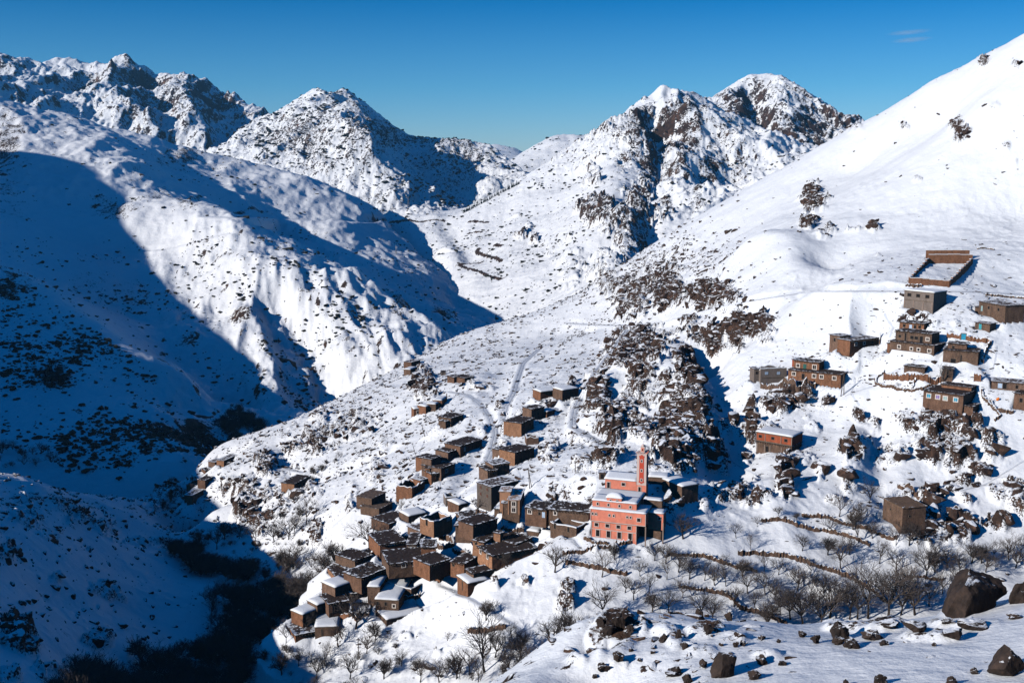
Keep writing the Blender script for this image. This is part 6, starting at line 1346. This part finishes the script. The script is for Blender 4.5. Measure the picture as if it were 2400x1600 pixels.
for t_ in sorted(TREES): byz.setdefault(near_what(t_[0], t_[1]), []).append(t_)
SH = ['wide bare tree', 'slender bare tree', 'low spreading bare tree', 'upright bare tree', 'bushy bare tree', 'dense bare tree']
TREE_OBJ = []
rt = random.Random(9)
for zone, lst in byz.items():
    for k, (u, v, hp, kd) in enumerate(lst):
        h = V.hit(u, min(v, 1598))
        if h is None: continue
        hm = hp * h[1] / FOC * 1.22
        r = empty('bare_tree', (h[0], h[1], h[2] - .1), rt.uniform(0, 6.28))
        for me in KINDS[kd]:
            o = bpy.data.objects.new(me.name, me); C.objects.link(o); o.parent = r
        s = hm / 9.0; r.scale = (s * rt.uniform(1.0, 1.25), s * rt.uniform(1.0, 1.25), s); TREE_OBJ.append(r)
        tag(r, '%s, %s from the left %s' % (SH[kd], ORD[k], zone), 'tree', 'bare trees ' + zone)
# the thick pollard trunk in the village
h = V.hit(1119, 1246)
r = empty('pollard_tree', h); tag(r, 'thick pale pollard trunk without branches between dark village roofs', 'tree')
Vs, Fs = [], []; rg = random.Random(3); n = 8
for k in range(9):
    z = k * .95 - .5; rad = .62 - .03 * k + .12 * math.sin(k * 1.9) + (.25 if k == 8 else 0); cx = .12 * math.sin(k * .8)
    for j in range(n): a = 2 * math.pi * j / n; Vs.append((cx + math.cos(a) * rad * rg.uniform(.85, 1.15), math.sin(a) * rad, z))
for k in range(8):
    for j in range(n): Fs.append((k*n+j, k*n+(j+1)%n, (k+1)*n+(j+1)%n, (k+1)*n+j))
Fs.append(tuple(8*n + j for j in range(n))); mesh_obj('trunk', Vs, Fs, plain('pale_bark', (.14, .095, .07), var=.4, s=.6), r)
g = tree_geo(77, H=4.5, spread=1.0, forks=6, levels=3, trunk=.1, dens=.7)
o = mesh_obj('branches', g[1][0], g[1][1], M_twig, r); o.location = (0, 0, 6.4)

# ------------------------------------------------------------------ shaded wood on the ravine floor, bushes on slopes (stuff)
def inpoly(u, v, P):
    c = np.zeros(u.shape, bool); n = len(P)
    for i in range(n):
        (x1, y1), (x2, y2) = P[i], P[(i+1) % n]
        if y1 == y2: continue
        c ^= ((y1 > v) != (y2 > v)) & (u < (x2 - x1) * (v - y1) / (y2 - y1) + x1)
    return c
vis = (V.v < 1680)
WOOD = [[(395,1295),(440,1300),(500,1325),(560,1345),(620,1345),(640,1365),(560,1372),(480,1362),(440,1350),(390,1305)], [(480,1400),(600,1395),(700,1385),(780,1360),(800,1400),(750,1440),(690,1475),(640,1500),(560,1520),(480,1500),(470,1440)], [(130,1670),(190,1580),(300,1560),(420,1545),(480,1510),(560,1530),(590,1560),(560,1660)], [(640,1330),(700,1320),(740,1340),(660,1365)]]
woodm = np.zeros_like(V.H)
for P in WOOD: woodm = np.maximum(woodm, inpoly(V.u, V.v, P) * 1.0)
src = [next(c for c in TREE_OBJ[i].children if c.name.startswith('branches')) for i in (0, 1, 4, 7, 10, 13)]
rs = np.random.RandomState(8)
def copse(Lr, prob, n, hmin, hmax, name, label, cat='wood', sink=.3, srcs=None):
    X, Yv, Z, i, j = pick(Lr, prob, n, rs)
    s = rs.uniform(hmin, hmax, n) / 9.0; Sc = np.c_[s * rs.uniform(.9, 1.3, n), s * rs.uniform(.9, 1.3, n), s]
    Rt = np.c_[rs.normal(0, .06, n), rs.normal(0, .06, n), rs.uniform(0, 6.28, n)]
    return scatter(name, srcs or src, np.c_[X, Yv, Z - sink], Sc, Rt, rs.randint(0, len(srcs or src), n), label, cat)
copse(V, woodm * vis, 760, 6, 10, 'shaded_wood', 'dense dark bare wood filling the shaded ravine floor at the lower left')
thin = np.zeros_like(V.H)
for P, wt in (([(480,1290),(560,1300),(640,1275),(700,1265),(720,1300),(640,1340),(560,1345),(500,1330)], .5), ([(440,1240),(600,1240),(640,1290),(560,1300),(480,1290)], .35), ([(620,1180),(740,1150),(740,1270),(660,1290),(620,1260)], .35), ([(360,1130),(460,1130),(470,1190),(380,1215)], .9), ([(700,1110),(800,1075),(800,1090),(720,1125)], 1.0), ([(1000,1500),(1400,1480),(1300,1600),(640,1640),(680,1530),(860,1500)], .3), ([(1560,1290),(2240,1300),(2240,1440),(1900,1470),(1600,1450)], .05), ([(650,1500),(740,1530),(700,1640),(620,1640)], .8)):
    thin = np.maximum(thin, inpoly(V.u, V.v, P) * wt)
copse(V, thin * vis, 620, 1.5, 4.5, 'undergrowth', 'thin bare bushes and saplings scattered along the ravine edge and orchard', 'undergrowth')
wl = inpoly(L.u, L.v, [(510,1030),(560,1000),(620,1020),(640,1060),(560,1080)]) * 1.0 + inpoly(L.u, L.v, [(0,1060),(110,1065),(130,1110),(0,1115)]) * .25 + inpoly(L.u, L.v, [(60,870),(130,870),(170,900),(150,915),(80,900)]) * .25
copse(L, wl, 190, 4, 9, 'far_wood', 'dark bare trees clustered on the far side of the ravine', 'wood')
# ------------------------------------------------------------------ junipers dotted over the far slopes: low dark bushes, countless
def bush_geo(seed):
    co, f = rock_geo(seed, 2, 1.3, 1.1, 1.0, 1.1); return co, f
M_jun = plain('juniper', (0.022, 0.022, 0.016), var=.4, s=.8, bump=.5)
BU = []
for k, (u, v) in enumerate(((212,1395),(80,1412),(110,1400))):
    h = V.hit(u, v); co, f = bush_geo(500 + k); o = mesh_obj('juniper_bush', [tuple(c) for c in co], f, M_jun); o.location = h; o.scale = (1.6, 1.6, 1.3)
    tag(o, ['round dark bush highest of three on the shaded near slope', 'round dark bush leftmost of three on the shaded near slope', 'round dark bush between two others on the shaded near slope'][k], 'bush', 'bushes on the shaded near slope'); BU.append(o)
def shrubs(Lr, prob, n, s0, s1, name, label):
    X, Yv, Z, i, j = pick(Lr, prob, n, rs); s = s0 + (s1 - s0) * rs.rand(n) ** 3
    scatter(name, BU, np.c_[X, Yv, Z - s * .1], np.c_[s * rs.uniform(.8, 1.6, n), s, s * rs.uniform(.5, .9, n)], np.c_[np.zeros(n), np.zeros(n), rs.uniform(0, 6.28, n)], rs.randint(0, 3, n), label, 'bushes')
nse = sstep(-.25, .45, fbm(L.x, L.y, 90, 4, 901))
lm = (.25 + .9 * inpoly(L.u, L.v, [(0,650),(150,720),(330,860),(520,1060),(480,1100),(0,1110)]) + .5 * inpoly(L.u, L.v, [(560,640),(720,680),(1000,850),(900,920),(700,1000),(560,800)]) + .3 * inpoly(L.u, L.v, [(170,650),(300,650),(440,800),(520,900),(300,760)])) * (.12 + nse) * (L.v > 560) 
shrubs(L, lm ** 1.7, 8500, .8, 3.8, 'hillside_bushes', 'small dark bushes dotted over the far slope of the valley')
lm2 = (.25 + nse) * (L.v <= 640) * (L.u > 60) * sstep(-.1, .4, fbm(L.x, L.y, 140, 4, 905))
shrubs(L, lm2, 700, 1.2, 5, 'high_bushes', 'tiny dark bushes and stones on the high snowfields of the far slope')
for Lr, n, s0, s1, sd in ((D, 5200, 1.4, 5.5, 911), (B, 5200, 3, 10, 915), (K, 1500, 4, 11, 917)):
    ns = sstep(-.15, .45, fbm(Lr.x, Lr.y, 110, 4, sd)) + .12
    shrubs(Lr, ns * (Lr.y > 1250), n, s0, s1, 'mountain_bushes' , {D: 'dark scrub and stones peppering the snow of the right mountain', B: 'dark scrub peppering the snow of the central peak', K: 'dark scrub on the far hills in the gap'}[Lr])
shrubs(V, sstep(500, 430, V.u) * sstep(1130, 1180, V.v) * (V.v < 1600) * sstep(-.2, .4, fbm(V.x, V.y, 14, 3, 921)), 330, .4, 1.6, 'shaded_slope_bushes', 'small dark bushes on the shaded near slope')
# saw-toothed line of conifers on the saddle ridge
M_con = plain('conifer', (0.014, 0.022, 0.016), var=.4, s=2, bump=0)
def conifer(u, v, lab, hgt=15):
    h = D.hit(u, v) or B.hit(u, v)
    if not h: return
    r = empty('conifer', h); tag(r, lab, 'tree', 'conifers along the saddle ridge'); Vs, Fs = [], []; rg = random.Random(int(u)); n = 7
    for k in range(4):
        z0 = 1 + hgt * .22 * k; i = len(Vs); rad = hgt * .2 * (1 - k / 4.6)
        for j in range(n): a = 2*math.pi*j/n; q = rad * rg.uniform(.8, 1.15); Vs.append((math.cos(a)*q, math.sin(a)*q, z0))
        Vs.append((0, 0, z0 + hgt * .38)); Fs += [(i+j, i+(j+1)%n, i+n) for j in range(n)]; Fs.append(tuple(i + j for j in reversed(range(n))))
    mesh_obj('crown', Vs, Fs, M_con, r); Vs, Fs = [], []; bx(Vs, Fs, -.4, .4, -.4, .4, -3, 2); mesh_obj('trunk', Vs, Fs, M_bark, r)
rg2 = random.Random(4); cl = [(1085,496),(1100,489),(1120,478),(1140,468),(1160,456),(1180,446),(1200,436),(1218,427)]
cn = 0
for a, b in zip(cl[:-1], cl[1:]):
    for k in range(7):
        f = (k + rg2.random() * .6) / 7; u_, v_ = a[0] + (b[0]-a[0])*f, a[1] + (b[1]-a[1])*f + 4
        conifer(u_, v_, 'tiny dark conifer, %s from the left along the saddle ridge' % ORD[cn], rg2.uniform(5, 9)); cn += 1

# ------------------------------------------------------------------ poles
M_pole = plain('pole_wood', (0.10, 0.075, 0.06), var=.2, bump=0); M_steel = plain('steel', (.22, .22, .23), var=.1, bump=0)
def pole(ut, vt, ub, vb, lab, Lr=V, r=.11):
    h = Lr.hit(ub, vb)
    if not h: return
    hm = (vb - vt) * h[1] / FOC * 1.05; lean = (ut - ub) * h[1] / FOC
    r_ = empty('utility_pole', h); tag(r_, lab, 'pole', 'utility poles'); r_.rotation_euler = (0, math.atan2(lean, hm), 0); Vs, Fs = [], []
    n = 6
    for z, q in ((-1, r * 1.2), (hm, r * .8)):
        for j in range(n): a = 2*math.pi*j/n; Vs.append((math.cos(a)*q, math.sin(a)*q, z))
    Fs = [(j, (j+1)%n, n+(j+1)%n, n+j) for j in range(n)] + [tuple(n + j for j in range(n))]
    mesh_obj('post', Vs, Fs, M_pole, r_); Vs, Fs = [], []; bx(Vs, Fs, -.5, .5, -.06, .06, hm - .5, hm - .38); mesh_obj('crossarm', Vs, Fs, M_pole, r_)
for q in ((1762,992,1762,1021,'pole at the left corner of the orange brick house'), (1435,1052,1437,1080,'pole above and left of the minaret'), (966,1036,974,1066,'leaning pole on open snow right of the dark outcrop'), (990,1000,996,1023,'leaning pole below the stepped row of houses'), (938,1112,943,1142,'pole beside the footpath left of the middle cluster'), (989,994,995,1022,'short leaning pole near the lonely plank roofed hut'), (897,1326,897,1361,'pole in front of the lower village roofs'), (830,1326,830,1352,'pole at the left edge of the lower village'), (1348,1080,1349,1106,'thin pole on the snow left of the mosque'), (1129,1210,1130,1252,'pole beside the pollard trunk'), (2286,572,2286,576,'tiny pole above the walled yard'), (1526,1050,1526,1068,'thin pole on the slope right of the minaret top'), (1342,694,1342,708,'small pole in the snow of the mid valley'), (840,1490,841,1540,'slanting pole among trees at the bottom')): pole(*q)
def aframe(ut, vt, feet, lab):
    h = V.hit(*feet[0])
    if not h: return
    hm = (feet[0][1] - vt) * h[1] / FOC * 1.05; r_ = empty('twin_pole', h); tag(r_, lab, 'pole')
    for (fu, fv) in feet:
        x1 = (fu - feet[0][0]) * h[1] / FOC; tx = (ut - feet[0][0]) * h[1] / FOC; Vs, Fs = [], []; n = 6; p, q = Vector((x1, 0, -1)), Vector((tx, 0, hm)); d = (q - p).normalized(); a_ = d.orthogonal().normalized(); b_ = d.cross(a_)
        for c_, rr in ((p, .15), (q, .10)):
            for j in range(n): an = 2*math.pi*j/n; Vs.append(tuple(c_ + (a_*math.cos(an) + b_*math.sin(an)) * rr))
        Fs = [(j, (j+1)%n, n+(j+1)%n, n+j) for j in range(n)] + [tuple(n + j for j in range(n))]; mesh_obj('leg', Vs, Fs, M_pole, r_)
    Vs, Fs = [], []; tx = (ut - feet[0][0]) * h[1] / FOC; bx(Vs, Fs, tx - .9, tx + .9, -.08, .08, hm - .3, hm - .15); mesh_obj('crossarm', Vs, Fs, M_pole, r_)
aframe(1976, 873, [(1970,929),(1978,928)], 'tall A shaped twin pole right of the long brown house')
aframe(1238, 1098, [(1242,1144),(1248,1144)], 'tall A shaped twin pole right of the tan tower house')
# lattice masts on the far side
def mast(u, vt, vb, Lr, lab):
    h = Lr.hit(u, vb)
    if not h: return
    hm = (vb - vt) * h[1] / FOC; r_ = empty('lattice_mast', h); tag(r_, lab, 'mast'); w = hm * .09
    for sx in (-1, 1):
        for sy in (-1, 1): Vs, Fs = [], []; Vs = [(sx*w - .2, sy*w - .2, -2), (sx*w + .2, sy*w - .2, -2), (sx*w + .2, sy*w + .2, -2), (sx*w - .2, sy*w + .2, -2)] + [(sx*w*.15 - .15, sy*w*.15 - .15, hm), (sx*w*.15 + .15, sy*w*.15 - .15, hm), (sx*w*.15 + .15, sy*w*.15 + .15, hm), (sx*w*.15 - .15, sy*w*.15 + .15, hm)]; Fs = [(0,1,5,4),(1,2,6,5),(2,3,7,6),(3,0,4,7),(4,5,6,7)]; mesh_obj('leg', Vs, Fs, M_steel, r_)
    Vs, Fs = [], []
    for k in range(1, 6): ww = w * (1 - .85 * k / 6); z = hm * k / 6; bx(Vs, Fs, -ww, ww, -ww - .08, -ww + .08, z, z + .25); bx(Vs, Fs, -ww, ww, ww - .08, ww + .08, z, z + .25)
    mesh_obj('braces', Vs, Fs, M_steel, r_)
mast(957, 462, 488, D, 'lattice mast on the saddle below the central peak')
mast(928, 576, 594, L, 'small pylon in the shaded gully of the far slope')
# wire fence posts left of the mosque
r_ = None
FP = [(1300 + 14 * k, 1103 + 1.2 * k) for k in range(8)]
f0 = V.hit(*FP[0]); r_ = empty('fence', f0); tag(r_, 'thin wire fence on posts crossing the snow left of the mosque', 'fence')
pp = []
for (u, v) in FP:
    h = V.hit(u, v); p = (h[0]-f0[0], h[1]-f0[1], h[2]-f0[2]); pp.append(p); Vs, Fs = [], []; bx(Vs, Fs, p[0]-.05, p[0]+.05, p[1]-.05, p[1]+.05, p[2]-.5, p[2]+1.0); mesh_obj('post', Vs, Fs, M_pole, r_)
Vs, Fs = [], []
for a, b in zip(pp[:-1], pp[1:]):
    for z in (.5, .9): i = len(Vs); Vs += [(a[0], a[1], a[2]+z), (b[0], b[1], b[2]+z), (b[0], b[1], b[2]+z+.03), (a[0], a[1], a[2]+z+.03), (a[0], a[1]+.02, a[2]+z), (b[0], b[1]+.02, b[2]+z)]; Fs += [(i, i+1, i+2, i+3), (i+4, i+3, i+2, i+5), (i, i+4, i+5, i+1)]
mesh_obj('wire', Vs, Fs, M_pole, r_)
print('trees', time.time() - T0)
# ------------------------------------------------------------------ one faint wisp of cloud
def wisp(u, v, Y, wx, wy, wz, dens, seed, tilt):
    bm = bmesh.new(); bmesh.ops.create_icosphere(bm, subdivisions=4, radius=1); me = bpy.data.meshes.new('cloud_wisp'); bm.to_mesh(me); bm.free()
    return me
r = empty('cloud', pt(2130, 88, 14000)); tag(r, 'single faint wispy streak of cloud in the upper right sky', 'cloud')
m = bpy.data.materials.new('cloud_vapour'); m.use_nodes = True; n = m.node_tree; n.nodes.remove(n.nodes['Principled BSDF'])
vs = nd(n, 'ShaderNodeVolumePrincipled'); vs.inputs['Color'].default_value = (1, 1, 1, 1); tc = nd(n, 'ShaderNodeTexCoord'); mp = nd(n, 'ShaderNodeMapping'); mp.inputs['Scale'].default_value = (1.2, 1.2, 5.0)
n.links.new(tc.outputs['Object'], mp.inputs[0]); ln = nd(n, 'ShaderNodeVectorMath'); ln.operation = 'LENGTH'; n.links.new(tc.outputs['Object'], ln.inputs[0])
fall = mth(n, 'SUBTRACT', 1.0, ln.outputs['Value'], clamp=True); f = mth(n, 'SUBTRACT', noise(n, mp.outputs[0], 2.2, 5, .6), .42, clamp=True)
n.links.new(mth(n, 'MULTIPLY', mth(n, 'MULTIPLY', fall, f), 0.022), vs.inputs['Density']); n.links.new(vs.outputs[0], n.nodes['Material Output'].inputs['Volume'])
for (dx, dz, sx, sz) in ((0, 60, 290, 26), (40, -30, 260, 30)):
    o = bpy.data.objects.new('streak', wisp(0,0,0,0,0,0,0,0,0)); o.data.materials.append(m); C.objects.link(o); o.parent = r; o.location = (dx, 0, dz); o.scale = (sx, 300, sz); o.rotation_euler = (0, -.06, 0)

# ------------------------------------------------------------------ power cables
def cable(a, ha, b, hb, lab):
    p, q = V.hit(*a), V.hit(*b)
    if not (p and q): return
    p = Vector(p) + Vector((0, 0, ha)); q = Vector(q) + Vector((0, 0, hb)); Vs, Fs = [], []; n = 14
    for k in range(n + 1):
        f = k / n; c = p.lerp(q, f); c.z -= (q - p).length * .035 * 4 * f * (1 - f); c -= p
        for j in range(3): an = 2.0944 * j; Vs.append((c.x, c.y + .035 * math.cos(an), c.z + .035 * math.sin(an)))
    for k in range(n):
        for j in range(3): Fs.append((3*k + j, 3*k + (j+1) % 3, 3*k + 3 + (j+1) % 3, 3*k + 3 + j))
    o = mesh_obj('power_cable', Vs, Fs, M_pole); o.location = p; tag(o, lab, 'cable')
cable((1978,928), 7.5, (1762,1021), 3.4, 'thin cable from the twin pole down to the orange brick house')
cable((1248,1144), 6.0, (1349,1106), 3.2, 'thin cable from the tower house twin pole to the thin pole')
cable((1349,1106), 3.2, (1437,1080), 3.6, 'thin cable from the thin pole to the pole by the minaret')
cable((943,1142), 4.2, (974,1066), 4.6, 'thin cable between the two leaning poles left of the middle cluster')
cable((974,1066), 4.6, (996,1023), 4.0, 'thin cable up to the pole below the stepped row')
# ------------------------------------------------------------------ thin even haze in the valley air
Vs, Fs = [], []; bx(Vs, Fs, -7000, 7000, -120, 9000, -560, 700)
hz = mesh_obj('haze', Vs, Fs, None or bpy.data.materials.new('haze_air')); m = hz.data.materials[0]; m.use_nodes = True; n = m.node_tree; n.nodes.remove(n.nodes['Principled BSDF'])
vp = nd(n, 'ShaderNodeVolumePrincipled'); vp.inputs['Color'].default_value = (0.22, 0.60, 1.0, 1); vp.inputs['Density'].default_value = 0.000032; n.links.new(vp.outputs[0], n.nodes['Material Output'].inputs['Volume'])
hz['kind'] = 'stuff'
V.build(terrain_mat('snow_and_rock_near', 0.55, amp=0.55)); 
FG.build(terrain_mat('snow_and_rock_foreground', 0.22, amp=0.5))
L.build(terrain_mat('snow_and_rock_left', 2.2, amp=0.5))
WL.build(bpy.data.materials['snow_and_rock_left'])
A.build(terrain_mat('snow_and_rock_range', 8, amp=0.5))
mf = terrain_mat('snow_and_rock_peaks', 5, amp=0.5)
for q in (B, K, G): q.build(mf)
D.build(terrain_mat('snow_and_rock_right', 3.2, amp=0.5))
print('total', time.time() - T0, sum(len(o.data.polygons) for o in S.objects if o.type=='MESH'))
